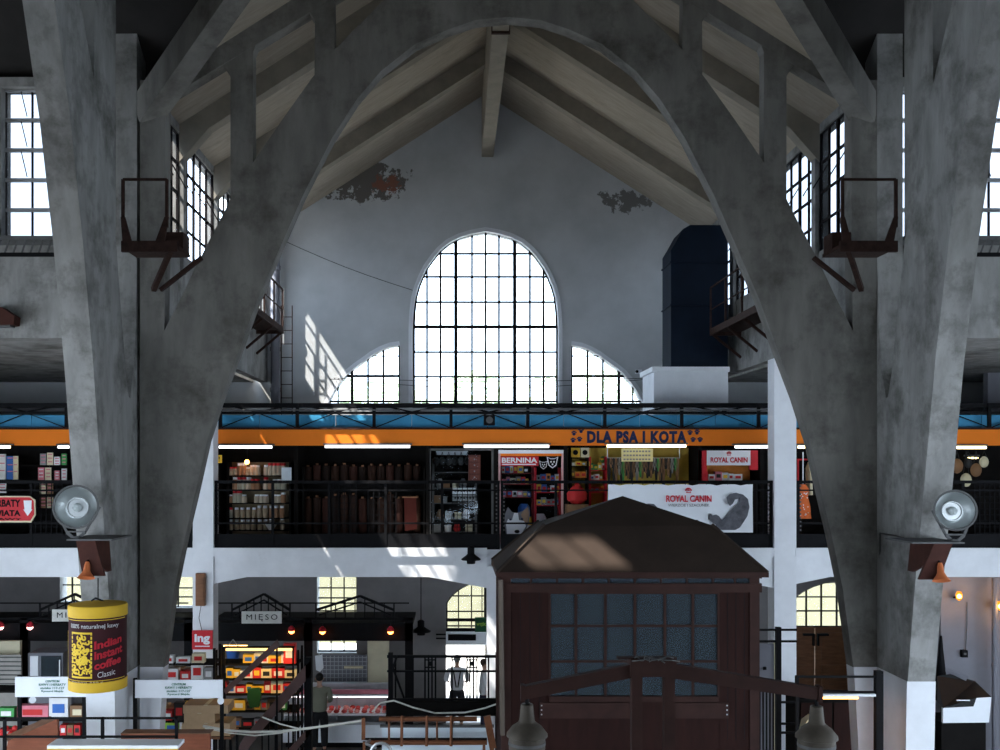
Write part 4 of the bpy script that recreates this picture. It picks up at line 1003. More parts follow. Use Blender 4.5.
def person(loc, a, label, shirt, trousers, hair, arms, sc=1.0):
    """standing figure facing local -Y; arms = per side (elbow, wrist) offsets"""
    e = thing('person', label, 'person', loc)
    body = [(0,0,.95,(.13,.10)),(0,0,1.12,(.125,.09)),(0,.01,1.30,(.15,.10)),(0,.01,1.43,(.11,.08)),(0,0,1.50,(.052,.052)),(0,-.01,1.56,(.055,.06)),(0,-.015,1.63,(.080,.095)),(0,-.01,1.70,(.070,.085))]
    ed = [(i,i+1) for i in range(7)]
    sh = [(0,0,.86,(.195,.15)),(0,0,1.10,(.19,.14)),(0,.01,1.30,(.205,.14)),(0,.01,1.42,(.15,.10)),(0,.005,1.485,(.065,.06))]; se = [(i,i+1) for i in range(4)]
    for s in (-1, 1):
        el, wr = arms[0 if s < 0 else 1]
        el = (el[0]*s, el[1], el[2]); wr = (wr[0]*s, wr[1], wr[2])
        n = len(body); body += [(s*.19,.01,1.41,.052),(*el,.040),(*wr,.027)]; ed += [(3,n),(n,n+1),(n+1,n+2)]
        w_ = Vector(wr); d = (w_-Vector(el)).normalized(); side = Vector((0,-1,0)) if abs(d.y) < .7 else Vector((1,0,0))
        palm = w_+d*.07; k = len(body); body.append((*palm, .030)); ed.append((n+2, k))
        for f in range(4):
            off = side*(-.028+.019*f); p1 = palm+off+d*.045; p2 = p1+d*(.035+.006*(f in (1,2)))+Vector((-s*.012,0,0))
            q = len(body); body += [(*p1,.0095),(*p2,.0075)]; ed += [(k,q),(q,q+1)]
        t1 = w_+d*.03+side*.035; t2 = t1+d*.035+side*.015; q = len(body); body += [(*t1,.011),(*t2,.008)]; ed += [(n+2,q),(q,q+1)]
        m = len(sh); mid = Vector(el)*.55+Vector(wr)*.45
        sh += [(s*.205,.01,1.40,.085),(*el,.068),(*mid,.055)]; se += [(3,m),(m,m+1),(m+1,m+2)]
        n = len(body); body += [(s*.10,0,.84,.085),(s*.105,-.01,.48,.055),(s*.11,.02,.10,.038),(s*.12,-.12,.04,.035)]; ed += [(0,n),(n,n+1),(n+1,n+2),(n+2,n+3)]
    place(skin_mesh(body, ed), loc, a, 'body', SKIN, e)
    place(skin_mesh(sh, se), loc, a, 'shirt', shirt, e)
    tr = [(0,0,.99,(.185,.14)),(0,0,.90,(.19,.15))]; te = [(0,1)]
    for s in (-1,1):
        n = len(tr); tr += [(s*.105,0,.80,.115),(s*.11,-.01,.48,.092),(s*.11,.02,.12,.078)]; te += [(1,n),(n,n+1),(n+1,n+2)]
    place(skin_mesh(tr, te), loc, a, 'trousers', trousers, e)
    R = Matrix.Rotation(a, 3, 'Z')
    MB().ball(Vector(loc)+R@Vector((0,.012,1.685)), .098, 14, (.90,1.02,.98)).build('hair', hair, e, smooth=True)
    for s in (-1,1):
        b = MB(); c = Vector(loc)+R@Vector((s*.11,-.06,.05)); b.ball(c, .05, 10, (1,2.4,.9)); b.build('shoe', BLACK, e, smooth=True)
        MB().ball(Vector(loc)+R@Vector((s*.088,-.005,1.64)), .024, 8, (.5,.8,1.3)).build('ear', SKIN, e, smooth=True)
        MB().ball(Vector(loc)+R@Vector((s*.032,-.098,1.655)), .009, 6).build('eye', BLACK, e)
    MB().ball(Vector(loc)+R@Vector((0,-.112,1.625)), .016, 8, (.8,1.2,1.3)).build('nose', SKIN, e, smooth=True)
    MB().ball(Vector(loc)+R@Vector((0,-.098,1.585)), .02, 8, (1.3,.4,.35)).build('mouth', DRED, e)
    return e
person((X(319.5,22.25), 22.25, 0), math.pi+.25, 'person in a grey-green shirt and dark trousers standing at the meat counter, seen from behind',
       mat('olive_shirt', (.20,.20,.15), .8), mat('dark_trousers', (.012,.012,.014), .8), mat('dark_hair', (.012,.010,.008), .6),
       [((.25,-.02,1.15),(.20,-.24,1.05)),((.25,-.02,1.15),(.20,-.24,1.05))])
WSH = mat('white_shirt', (.70,.70,.72), .8)
p = person((X(457,24.4), 24.4, 0), math.pi, 'person in a white shirt and black trousers in the bright street doorway, hands in front', WSH, mat('black_trousers',(.015,.015,.018),.8), mat('grey_hair',(.18,.18,.17),.7),
       [((.27,.0,1.16),(.22,-.2,1.08)),((.27,.0,1.16),(.22,-.2,1.08))])
m = MB()
for s in (-1,1): m.bar((X(457,24.4)+s*.02,24.4-.13,1.0),(X(457,24.4)+s*.09,24.4-.10,1.42),.03,.01)
m.build('braces', BLACK, p)
person((X(484,23.9), 23.9, 0), math.pi/2, 'person in a pale shirt seen sideways at the right side of the bright street doorway', WSH, mat('navy_trousers',(.02,.02,.04),.8), mat('brown_hair',(.06,.04,.03),.7),
       [((.25,-.05,1.16),(.24,-.1,.92)),((.25,-.05,1.16),(.24,-.1,.92))])

# ------------------------------------------------------------------ brown kiosk
kL, kR, kF, kB = .6075+.02, 4.13, 13.56, 15.29
K = thing('kiosk', 'tall brown panelled kiosk with glazed front and hipped roof, in front of the gallery', 'kiosk', ((kL+kR)/2, 14.4, 0))
zE_ = EYE-1.458; zB = EYE-.838; zA = EYE-.447
xe0, xe1, ye0, ye1 = .567, 4.225, 13.5, 15.35
xb0, xb1, yb0, yb1 = 1.243, 3.59, 13.97, 14.88
r = MB(); E = [(xe0,ye0,zE_),(xe1,ye0,zE_),(xe1,ye1,zE_),(xe0,ye1,zE_)]; Bk = [(xb0,yb0,zB),(xb1,yb0,zB),(xb1,yb1,zB),(xb0,yb1,zB)]
r.add(E+Bk, [(0,1,5,4),(1,2,6,5),(2,3,7,6),(3,0,4,7),(3,2,1,0)]); rf = r.build('roof', KROOF, K)
o_ = .02
MB().add([(xb0-o_,yb0-o_,zB-.01),(xb1+o_,yb0-o_,zB-.01),(xb1+o_,yb1+o_,zB-.01),(xb0-o_,yb1+o_,zB-.01),(2.416,14.42,zA)], [(0,1,4),(1,2,4),(2,3,4),(3,0,4),(3,2,1,0)]).build('roof_cap', KROOF, K)
m = MB()
for a, b in zip(E, Bk): m.bar(Vector(a)+Vector((0,0,.01)), Vector(b)+Vector((0,0,.01)), .04, .03)
m.build('hip_ridge', KROOF, rf)
m = MB(); m.box(xe0-.01,xe1+.01,ye0-.01,ye0+.03,zE_-.06,zE_+.01); m.box(xe0-.01,xe0+.03,ye0,ye1,zE_-.06,zE_+.01); m.box(xe1-.03,xe1+.01,ye0,ye1,zE_-.06,zE_+.01); m.box(xe0,xe1,ye1-.03,ye1+.01,zE_-.06,zE_+.01)
m.build('eaves_board', BROWN2, K)
for x in (kL, kR-.13):
    for y in (kF, kB-.13): MB().box(x,x+.13,y,y+.13,0,zE_-.01).build('corner_post', BROWN2, K)
dK = kF+.02
def kb(a, b, c, d_, name, m_, off=0.0, t=.05, par=K): return MB().pb(a,b,c,d_,dK+off,t).build(name, m_, par)
kb(501,762,583.5,592.5,'frieze_beam',BROWN2,-.03,.1); kb(501,762,577,578.5,'frieze_rail',BROWN2,-.01)
for x in (531,557,583,609,635,661,687,713,735): kb(x-.9,x+.9,578,584,'frieze_post',BROWN2)
kb(511,752,578,584,'frieze_pane',KGLASS,.02,.006)
kb(511,549.5,592,750,'side_panel',BROWN); kb(719,753,592,750,'side_panel',BROWN)
for x in (520.5,530,539.5,727.5,736,744.5): kb(x-.3,x+.3,592.5,740,'board_joint',FRAME,-.003,.01)
W_ = kb(549.5,719,590.5,594,'window_frame',BROWN2,-.015,.05)
kb(549.5,719,696.5,702,'window_sill',BROWN2,-.05,.1)
m = MB()
for x in (576,605.5,635,665,693): m.pb(x-1.2,x+1.2,592,698,dK-.01,.04)
for y in (626,661.5): m.pb(549.5,719,y-1.1,y+1.1,dK-.008,.036)
for x in (549.8,718.6): m.pb(x-1,x+1,592,698,dK-.012,.045)
m.build('glazing_bars', BROWN2, W_)
kb(550,719,593,698,'pane',KGLASS,.01,.006,W_)
zpan = MB().box(X(549,dK),X(719.5,dK),dK,dK+.05,0,Z(697,dK)).build('lower_panel', BROWN, K)
for a, b in ((540,640),(675,729)):
    kb(a,b,702.8,718.5,'raised_panel',BROWN2,-.03,.03)
for k in range(3):
    kb(541+0,542.2,705+k*4.5,706.2+k*4.5,'panel_bolt',METAL,-.035,.006); kb(726.5,727.7,705+k*4.5,706.2+k*4.5,'panel_bolt',METAL,-.035,.006)
MB().box(kL,kL+.05,kF+.13,kB-.13,0,zE_-.1).build('side_wall', BROWN, K); MB().box(kR-.05,kR,kF+.13,kB-.13,0,zE_-.1).build('side_wall', BROWN, K)
MB().box(kL+.1,kR-.1,kB-.06,kB,0,zE_-.5).build('back_wall', BROWN, K)
m = MB()
for x in (.95,1.5,2.05,2.6,3.15,3.7): m.box(x,x+.03,kB-.05,kB-.02,zE_-.5,zE_-.08)
m.build('back_frieze', BROWN2, K)
m = MB().tube(P(500.5,580,13.5),P(502.5,735,13.5),.035,10); m.build('downpipe', mat('dull_bronze', (.09,.07,.055), .45, .3), K, label='metal downpipe with a dull shine')
e = thing('red_disc', 'round red object behind the dusty kiosk panes', 'disc', P(648,652,14.3))
MB().tube(P(649,641,14.2),P(649,641,14.24),.21,24).build('disc', mat('red_disc_paint',(.55,.03,.03),.5), e); MB().tube(P(649,641,14.22),(X(649,14.22),14.22,0),.02,8).build('stand', BLACK, e)

# ------------------------------------------------------------------ double street lamp in front
LD = 9.0
e = thing('street_lamp', 'brown double street lamp with two grey bell shades in front of the kiosk', 'lamp', (X(653,LD), LD, 0))
for a, b in ((632,642.5),(664.5,675)): MB().box(X(a,LD),X(b,LD),LD,LD+.1,0,Z(668,LD)).build('post', BROWN2, e)
MB().pb(630.5,676.5,659,677,LD-.02,.14).build('head_block', BROWN2, e)
MB().pprism([(523,687),(632,664.5),(632,678),(524,700)], LD+.01, .09).build('arm', BROWN2, e)
MB().pprism([(675,664.5),(821,688.5),(821,700.5),(675,679)], LD+.01, .09).build('arm', BROWN2, e)
for a, b in ((523,700),(821,701)): MB().pb(a-2,a+2,b-14,b+1.5,LD,.11).build('end_cap', BROWN2, e)
rr = random.Random(3); m = MB()
for k in range(9):
    x = 622+rr.uniform(0,40); m.path([P(x+t*rr.uniform(3,6), 661-rr.uniform(0,5)+(2 if t in (0,4) else 0), LD-.04+rr.uniform(-.02,.06)) for t in range(5)], .006, 5)
m.build('wire_bundle', GREY, e)
MB().pb(618,677,657.5,659.3,LD,.08).build('cap_plate', BROWN2, e)
SH = mat('grey_bell_shade', (.07,.058,.045), .6, .2, var=.3, scale=6)
for cx, y0 in ((527,0),(816.5,2)):
    c = P(cx, 0, LD+.055); z = lambda y: Z(y+y0, LD)
    MB().tube((c.x,c.y,z(698)),(c.x,c.y,z(707)),.018,8).build('stem', BLACK, e)
    sp = MB().lathe((c.x,c.y,0), [(.045,z(705)),(.055,z(706)),(.07,z(722)),(.085,z(724)),(.135,z(728)),(.185,z(735)),(.187,z(737.5)),(.165,z(738.5)),(.165,z(750)),(.155,z(757))][::-1], 28).build('lamp_shade', SH, e, smooth=True)
    MB().lathe((c.x,c.y,0), [(.01,z(776)),(.10,z(771)),(.145,z(758))], 24).build('glass_bowl', KGLASS, e, smooth=True)
    m = MB().lathe((c.x,c.y,0), [(.169,z(746)),(.169,z(743))], 24); m.build('shade_band', GREY, sp)

# ------------------------------------------------------------------ floodlights, brackets and horns on the piers
REFL = mat('aluminium_reflector', (.56,.58,.58), .30, .95, var=0)
for s, cx, cy, rpx, shelf_, plate, horn in (
   (1, 76, 507, 21, (70,115,538.5), [(76,541),(95,541),(104.5,576),(82.5,576)], (86,562,578)),
   (-1, 955, 510.5, 19.5, (908,960,541.5), [(934,544),(952.7,544),(939.5,579.6),(919,579.6)], (941.5,563,581))):
    side = 'left' if s > 0 else 'right'; D = 13.25
    fl = thing('floodlight', 'round silver floodlight on the bracket of the %s pier' % side, 'floodlight', P(cx, shelf_[2], D))
    c = P(cx, cy, D); r = rpx*D/F; M = Matrix.Rotation(math.radians(12*s), 3, 'Z') @ Matrix.Rotation(math.radians(84), 3, 'X')
    # local z points to camera after rotation
    MB().lathe(c, [(.05,-.30),(.12,-.30),(.16,-.2),(r*.96,-.05),(r*1.06,.0),(r*1.06,.025),(r*.96,.025),(r*.94,-.02),(r*.8,-.09),(r*.55,-.165),(r*.42,-.17)], 36, M).build('housing', GREY, fl, smooth=True)
    MB().lathe(c, [(r*.97,.02),(r*.93,-.01),(r*.78,-.08),(r*.52,-.14),(r*.50,-.12),(r*.46,-.12),(r*.44,-.15),(r*.2,-.15)], 36, M, cap=False).build('reflector', REFL, fl, smooth=True)
    MB().lathe(c+M@Vector((0,0,-.14)), [(.05,0),(.06,.03),(.045,.07),(.02,.09)], 16, M).build('bulb', mat('bulb_'+side,(.5,.55,.55),.25), fl, smooth=True)
    for q in (-1, 1):
        MB().bar(c+Vector((q*r*1.08,.05,0)), P(cx+q*9, shelf_[2]-6, D+.03), .03, .015, (0,1,0)).build('yoke', GREY, fl)
        MB().bar(P(cx+q*9, shelf_[2]-6, D+.03), P(cx+q*3, shelf_[2]-1, D+.03), .04, .02, (0,1,0)).build('foot', GREY, fl)
    MB().pb(cx-9,cx+9,shelf_[2]-7.5,shelf_[2]-6,D,.06).build('cross_bar', GREY, fl); MB().pb(cx-3,cx+3,shelf_[2]-2,shelf_[2],D-.02,.1).build('base', GREY, fl)
    br = thing('lamp_bracket', 'rusty brown shelf bracket carrying the floodlight on the %s pier' % side, 'bracket', P((shelf_[0]+shelf_[1])/2, 577, D))
    MB().box(X(shelf_[0],D),X(shelf_[1],D),D-.12,13.95,Z(shelf_[2]+1.6,D),Z(shelf_[2],D)).build('shelf_plate', GREY, br)
    MB().prism(PP(plate,D), D, D+.05).build('face_plate', LAMPB, br)
    MB().prismx([(D+.03,Z(542,D)),(13.95,Z(542,D)),(14.05,Z(577,D)),(13.9,Z(577,D)),(D+.03,Z(560,D))], X(sum(p[0] for p in plate)/4,D)-.02, X(sum(p[0] for p in plate)/4,D)+.02).build('web_plate', LAMPB, br)
    hx, h0, h1 = horn
    ho = thing('horn_lamp', 'small terracotta horn shaped lamp under the %s floodlight' % side, 'lamp', P(hx, h1, D-.06))
    t = P(hx+s*1.5,h0,D-.03); b_ = P(hx,h1,D-.10); ax = (b_-t); Mh = ax.to_track_quat('Z','Y').to_matrix()
    L_ = ax.length
    TC = cm('terracotta', (.50,.14,.05))
    MB().lathe(t, [(.025,0),(.035,L_*.15),(.045,L_*.55),(.07,L_*.75),(.115,L_),(.10,L_*.98),(.05,L_*.7)], 20, Mh).build('horn', TC, ho, smooth=True)
    MB().tube(t, t+Vector((0,.06,.03)), .015, 6).build('stem', BLACK, ho)
cable([P(880,533,14.9),P(896,536,14.4),P(915,541,13.8)], 'black cable crossing the right pier to the floodlight bracket', .012)
cable([P(921,546,14.1),P(921,560,14.15),P(919,573,14.2)], 'short hanging cable below the right floodlight bracket', .01)
cable([P(880,533,15.0),P(880,560,15.27),P(880.5,660,15.27)], 'thin conduit down the fold of the right pier', .01)

# ------------------------------------------------------------------ coffee lantern
LN = 13.2; cx = 98; r = 27.6*LN/F; c = P(cx, 0, LN)
e = thing('coffee_lantern', 'large hanging coffee tin lantern, dark brown with yellow rims', 'lantern', (c.x, c.y, Z(687,LN)))
zz = lambda y: Z(y, LN)
COF = mat('coffee_brown', (.035,.009,.011), .75, spec=.15, var=.15); YR = mat('yellow_rim', (.58,.36,.025), .6, var=.08, scale=3)
MB().lathe((c.x,c.y,0), [(r,zz(678)),(r,zz(614))], 40, cap=False).build('body', COF, e, smooth=True)
MB().lathe((c.x,c.y,0), [(r*.98,zz(687.5)),(r*1.02,zz(687)),(r*1.02,zz(677.5)),(r*.99,zz(677))], 40).build('bottom_rim', YR, e, smooth=True)
MB().lathe((c.x,c.y,0), [(r*.99,zz(615)),(r*1.03,zz(614.5)),(r*1.03,zz(605)),(r*1.0,zz(603.5)),(r*.2,zz(601)),(.01,zz(600.5))], 40).build('top_rim', YR, e, smooth=True)
m = MB().path([(c.x,c.y,zz(600)),(c.x,c.y,zz(578))], .008, 5); m.path([(c.x-.09,c.y,zz(601)),(c.x-.03,c.y,zz(598)),(c.x+.08,c.y,zz(601.5))], .012, 5); m.build('hanging_wire', BLACK, e)
def wrap(me_or_mb, name, m_):
    b = MB()
    for v in me_or_mb.v:
        x = v.x-c.x; th = x/r; rad = r+.006-(v.y-LN)
        b.v.append(Vector((c.x+rad*math.sin(th), c.y-rad*math.cos(th), v.z)))
    b.f = me_or_mb.f; return b.build(name, m_, e)
def ltext(s, x0, x1, y0, y1, m_, bold=.01, shear=0, name='lettering'):
    me = text_mesh(s, bold); vs = [v.co for v in me.vertices]
    ax = min(v.x for v in vs); bx = max(v.x for v in vs); ay = min(v.y for v in vs); by = max(v.y for v in vs)
    b = MB()
    for v in vs:
        u = (v.x-ax)/(bx-ax); q = (v.y-ay)/(by-ay); p = P(x0+u*(x1-x0), y1+(y0-y1)*q+shear*u, LN); p.y = LN-.002; b.v.append(p)
    b.f = [tuple(p.vertices) for p in me.polygons]; wrap(b, name, m_)
ltext('100% naturalnej kawy', 78, 128, 620, 625.5, cm('white',0), .015)
YG = mat('yellow_ornament', (.66,.44,.03), .6, var=0)
ltext('Indian', 104, 132, 637, 645, DRED, .04, -5); ltext('instant', 104, 133, 647, 655, DRED, .04, -5); ltext('coffee', 104, 131, 657, 665, DRED, .04, -5)
ltext('Classic', 107, 124, 667, 672.5, cm('white',0), 0, -2); ltext('mielona 250 g', 80, 112, 676, 677.6, cm('cream',0), 0)
rr = random.Random(12); b = MB()
def blob(a0, a1, y0, y1):
    n = max(1, int(abs(a1-a0)/1.5))
    for k in range(n):
        b.pb(a0+(a1-a0)*k/n, a0+(a1-a0)*(k+1)/n+.05, y0, y1, LN, .002)
for x0, x1 in ((79,80.5),(100.5,102)): 
    for k in range(11): blob(x0, x1, 628+k*4, 630.8+k*4)
for y in (628, 671): blob(79,102,y,y+1.8)
for k in range(46):                                          # curling leaf ornament made of arcs
    ox_, oy_ = 82+rr.random()*17, 632+rr.random()*37; rad = rr.uniform(1.8,3.6); a0 = rr.random()*6.28
    for t in range(9):
        a = a0+t*.5; x = ox_+rad*math.cos(a)*(1-t*.06); y = oy_+rad*math.sin(a)*(1-t*.06); b.pb(x-.7,x+.7,y-.75,y+.75,LN-.001,.002)
wrap(b, 'leaf_ornament', YG)
b = MB()
for k in range(12): b.pb(62,64.8,629+k*3.9,631.6+k*3.9,LN,.002); b.pb(65.6,67.5,630+k*3.9,632+k*3.9,LN,.002)
wrap(b, 'side_ornament', YG)
for yl in (616.2, 675):
    b = MB()
    for k in range(30): b.pb(60+k*2.6,62.7+k*2.6,yl,yl+.6,LN,.002)
    wrap(b, 'thin_line', YG)

# ------------------------------------------------------------------ pendant lamps, column fittings
def pendant(px, py, d, zt, label, rw=10):
    e = thing('pendant_lamp', label, 'lamp', P(px, py, d)); c = P(px, py, d); k = rw*d/F
    MB().lathe(c, [(k*.95,-.02),(k,0),(k*.5,.07),(k*.35,.10),(k*.35,.22),(k*.2,.25)], 20).build('shade', BLACK, e, smooth=True)
    MB().lathe(c, [(k*.4,-.09),(k*.45,-.02)], 16).build('bulb_holder', BLACK, e)
    MB().tube(c+Vector((0,0,.24)), (c.x,c.y,zt), .012, 6).build('rod', BLACK, e)
pendant(471, 559, 18.95, Z(547,18.95), 'small dark flat lamp on the edge of the gallery over the street door', 10)
MB().pb(467,475,546,549,18.95,.25)
pendant(421, 631, 22.5, 4.45, 'dark pendant lamp hanging between the stalls and the street door', 10)
e = thing('wooden_box', 'narrow brown wooden box fixed to the left gallery column', 'box', P(200,606,19.1)); MB().pb(195.5,204.5,573.5,606,19.08,.1).build('body', WOOD, e); MB().pb(197,203,576,603,19.065,.015).build('lid', WOOD, e)
cable([P(201,606,19.1),P(199,618,19.1),P(202,631,19.1)], 'thin wire between the wooden box and the red sign', .007)
e = thing('sign', 'small red sign with white lowercase letters on the left gallery column', 'sign', P(202,649,19.05)); MB().pb(192,212.5,630.5,649.5,19.05,.04).build('board', RED, e)
text('ing', 194.5, 210, 634, 644.5, 19.05, WHITE, e, bold=.04); MB().pb(195,209.5,645.8,646.8,19.04,.01).build('small_print', WHITE, e)

# ------------------------------------------------------------------ market stalls under the gallery
def canopy(x0, x1, d, label, posts, peaks):
    e = thing('stall_canopy', label, 'stall frame', (X((x0+x1)/2,d), d, 0), 'black steel stall frames')
    m = MB(); m.pb(x0,x1,623,641,d,.06); m.build('valance', BLACK, e); MB().pb(x0,x1,617.5,620,d,.06).build('rail', BLACK, e)
    MB().box(X(x0,d),X(x1,d),d+.06,d+1.6,Z(626,d),Z(623,d)).build('roof_panel', BLACK, e)
    for x in posts: MB().box(X(x-4,d),X(x+4,d),d,d+.12,0,Z(618,d)).build('post', BLACK, e)
    for (a, p, b, yt) in peaks:
        m = MB(); m.bar(P(a,610,d),P(p,yt,d),.05,.05); m.bar(P(p,yt,d),P(b,610,d),.05,.05); m.bar(P(a,603,d),P(a,620,d),.03,.03); m.bar(P(b,603,d),P(b,620,d),.03,.03)
        m.bar(P(a+3,615,d),P(p,yt+6,d),.03,.03); m.bar(P(p,yt+6,d),P(b-3,615,d),.03,.03); m.build('truss', BLACK, e)
        for k in range(1, 8):
            x = a+(b-a)*k/8; y = 610-(610-yt)*(1-abs(x-p)/max(p-a,b-p)); MB().pb(x-.5,x+.5,y,619,d,.03).build('baluster', BLACK, e)
    MB().pb(x0+4,x1-4,602.5,603.8,d,.03).build('top_rail', BLACK, e)
    return e
canopy(207, 413, 21.0, 'black steel stall frame over the meat counter with two gabled trusses', (210, 308, 409), [(232,264,290,594),(316,360,394,596)])
canopy(-60, 131, 21.0, 'black steel stall frame at the far left behind the lantern', (-50, 24, 127), [(40,75,108,594)])
canopy(138, 192, 21.2, 'short black steel stall frame between the left pier and the left column', (141, 188), [])
for x0, x1, d, l in ((241.5,281.5,20.9,'white M I \u0118 S O meat sign on the stall frame in the middle'),(52,92,20.9,'white meat sign partly hidden by the hanging lantern')):
    e = thing('stall_sign', l.replace('M I \u0118 S O','MI\u0118SO'), 'sign', P((x0+x1)/2,624,d)); y0 = 0 if x0 > 100 else -2
    MB().pb(x0,x1,611.5+y0,623.5+y0,d,.04).build('board', cm('cream_white',(.68,.68,.64)), e); text('MI\u0118SO', x0+5, x1-4, 614+y0, 621.3+y0, d, BLACK, e, bold=0, spacing=1.35)
for x, y, l in ((291.5,629,'left of the meat stall post'),(322.5,629.5,'right of the meat stall post'),(390.5,629.5,'above the right end of the meat counter'),(0.5,625,'at the left frame edge'),(30,625,'beside the far left stall post')):
    e = thing('stall_lamp', 'small glowing orange stall lamp '+l, 'lamp', P(x,y,20.9)); c = P(x,y,20.88)
    MB().lathe(c, [(.065,-.04),(.075,.0),(.06,.03),(.02,.07)], 14).build('shade', DRED, e, smooth=True)
    MB().lathe(c, [(.02,-.10),(.055,-.07),(.065,-.035)], 14).build('bulb', OLAMP if x > 100 else glow('pinkish_bulb',(1,.55,.5),8), e, smooth=True)
    MB().tube(c+Vector((0,0,.06)), c+Vector((0,.1,.10)), .01, 6).build('stem', BLACK, e)
# meat counter
CX0, CX1, CD = 283, 389, 22.62
e = thing('meat_counter', 'white refrigerated glass meat counter under the meat sign', 'counter', (X(336,CD), CD+.4, 0))
x0, x1 = X(CX0,CD), X(CX1,CD)
MB().box(x0,x1,CD,CD+.85,.12,.52).build('base', WHITE, e); MB().box(x0+.05,x1-.05,CD+.05,CD+.8,0,.12).build('plinth', BLACK, e)
MB().box(x0,x1,CD,CD+.85,.52,.58).build('front_rail', METAL, e)
MB().box(x0+.02,x1-.02,CD+.04,CD+.8,.72,.75).build('tray', WHITE, e)
MB().add([(x0,CD+.01,.58),(x1,CD+.01,.58),(x1,CD+.22,1.12),(x0,CD+.22,1.12)],[(0,1,2,3)]).build('front_glass', SGLASS, e)
MB().box(x0,x1,CD+.2,CD+.8,1.12,1.16).build('top_shelf', WHITE, e); MB().box(x0,x1,CD+.75,CD+.85,.58,1.3).build('back_frame', METAL, e)
MB().box(x0,x1,CD+.2,CD+.26,1.17,1.27).build('price_rail', cm('pink',0), e)
for q in (x0,(x0+x1)/2,x1): MB().box(q-.015,q+.015,CD+.2,CD+.24,.58,1.12).build('upright', METAL, e)
MB().tube((x0+.05,CD+.3,1.09),(x1-.05,CD+.3,1.09),.015,8).build('tube_light', glow('counter_tube',(1,.85,.85),5), e)
MT = [mat('meat_%d'%i, q, .4, var=.3, scale=12) for i, q in enumerate(((.55,.06,.06),(.65,.16,.14),(.70,.30,.26),(.40,.04,.03)))]
rr = random.Random(4)
for row in range(3):
    n = 15
    for i in range(n):
        xx = x0+.12+(x1-x0-.24)*i/(n-1)+rr.uniform(-.02,.02); yy = CD+.16+row*.2; ww = rr.uniform(.055,.07)
        e = thing('meat_cut', '%s cut of meat in the %s row of the meat counter' % (['red','pink','pale','dark red'][(i+row)%4], ['front','middle','back'][row]), 'meat', (xx,yy,.75), '%s cuts in the %s row of the counter' % (['red','pink','pale','dark red'][(i+row)%4], ['front','middle','back'][row]))
        MB().ball((xx,yy,.75+ww*.6), ww, 9, (1.0,1.1,.62)).build('cut', MT[(i+row)%4], e, smooth=True)
        MB().ball((xx,yy-ww*.5,.75+ww*.8), ww*.35, 6, (1.6,.8,.5)).build('fat', cm('cream',0), e, smooth=True)
e = thing('pegboard', 'pale grey wire pegboard behind the meat counter', 'board', (X(343,24.2), 24.2, 0))
MB().pb(320,367.5,655,691,24.2,.03).build('board', GRAYW, e); m = MB()
for k in range(12): m.pb(322+k*4,322.5+k*4,656,690,24.17,.02)
for k in range(9): m.pb(321,367,657.5+k*4,658+k*4,24.17,.02)
m.build('wire_mesh', METAL, e)
for x in (322,366): MB().box(X(x,24.2)-.02,X(x,24.2)+.02,24.23,24.27,0,Z(655,24.2)).build('leg', METAL, e)
MB().pb(344,363,666.5,668.5,24.1,.06).build('knife_rack', cm('cream',0), e)
tag(MB().box(X(367.5,24.3),X(389,24.3),24.3,24.4,0,Z(636,24.3)).build('partition', CREAM), 'cream partition right of the pegboard', 'partition')
e = thing('hanging_apron', 'white apron hanging on the stall post beside the person', 'apron', P(319,672,21.9)); MB().pprism([(315,656),(322,655),(323.5,668),(320,672),(316,670)],21.9,.03).build('cloth', WHITE, e); MB().tube(P(319,656,21.9),P(319,652,21.9),.01,5).build('hook', METAL, e)
e = thing('ceiling_light', 'pale lamp box under the canopy left of the meat counter post', 'light', P(262,651,21.3)); MB().pb(248,295,648,650,21.3,.05).build('housing', GREY, e); MB().pb(222,247,645.5,648,21.28,.04).build('tube', glow('gold_tube',(1,.55,.15),9), e)

# open shelf racks with goods
def rack(px0, px1, ys, d, label, m=DARK, depth=.45):
    e = thing('shelf_rack', label, 'shelf', (X((px0+px1)/2,d), d, 0))
    for y in ys: MB().box(X(px0,d), X(px1,d), d, d+depth, Z(y,d)-.03, Z(y,d)).build('shelf', m, e)
    for x in (px0, px1):
        for yy in (d+.02, d+depth-.02): MB().box(X(x,d)-.02, X(x,d)+.02, yy-.02, yy+.02, 0, Z(min(ys),d)+.25).build('upright', BLACK, e)
    return e
rack(216, 298, [664, 679, 694, 711, 728], 18.0, 'dark shelf rack of yellow and red packages in warm light', depth=.5)
gold = ['yellow','orange','cream','yellow','red','white']
for i, (y, a, b) in enumerate(((664,243,297),(679,226,297),(694,218,296),(711,218,290),(728,218,262))):
    stock(a, b, y, 18.05, .23, 'on shelf %s of the warm lit rack' % ['one','two','three','four','five'][i], gold if i < 3 else ['white','grey','green','brown','yellow','black'], 6, 13, seed=20+i)
package(283.5, 295.5, 663.9, .36, 'red', 17.9, 'tall red box with a white label at the top right of the warm lit rack', None)
e = thing('straw_bowl', 'yellow straw bowl on the warm lit rack', 'bowl', P(236,710.7,18.2))
MB().lathe(P(236,710.7,18.2), [(.08,0),(.15,.03),(.16,.09),(.14,.09),(.09,.05)], 18).build('bowl', cm('yellow',0), e, smooth=True); MB().lathe(P(236,706,18.2), [(.10,0),(.11,.04),(.04,.09)], 14).build('cone', cm('cream',0), e, smooth=True)
e = thing('blue_bucket', 'blue bucket hanging under the canopy left of the warm lit rack', 'bucket', P(233,655,20.9)); MB().lathe(P(233,658,20.9), [(.12,0),(.15,.22)], 16).build('body', cm('blue',0), e, smooth=True); MB().path([P(227,647,20.9),P(233,639.5,20.97),P(239,647,20.9)], .01, 5).build('handle', METAL, e)
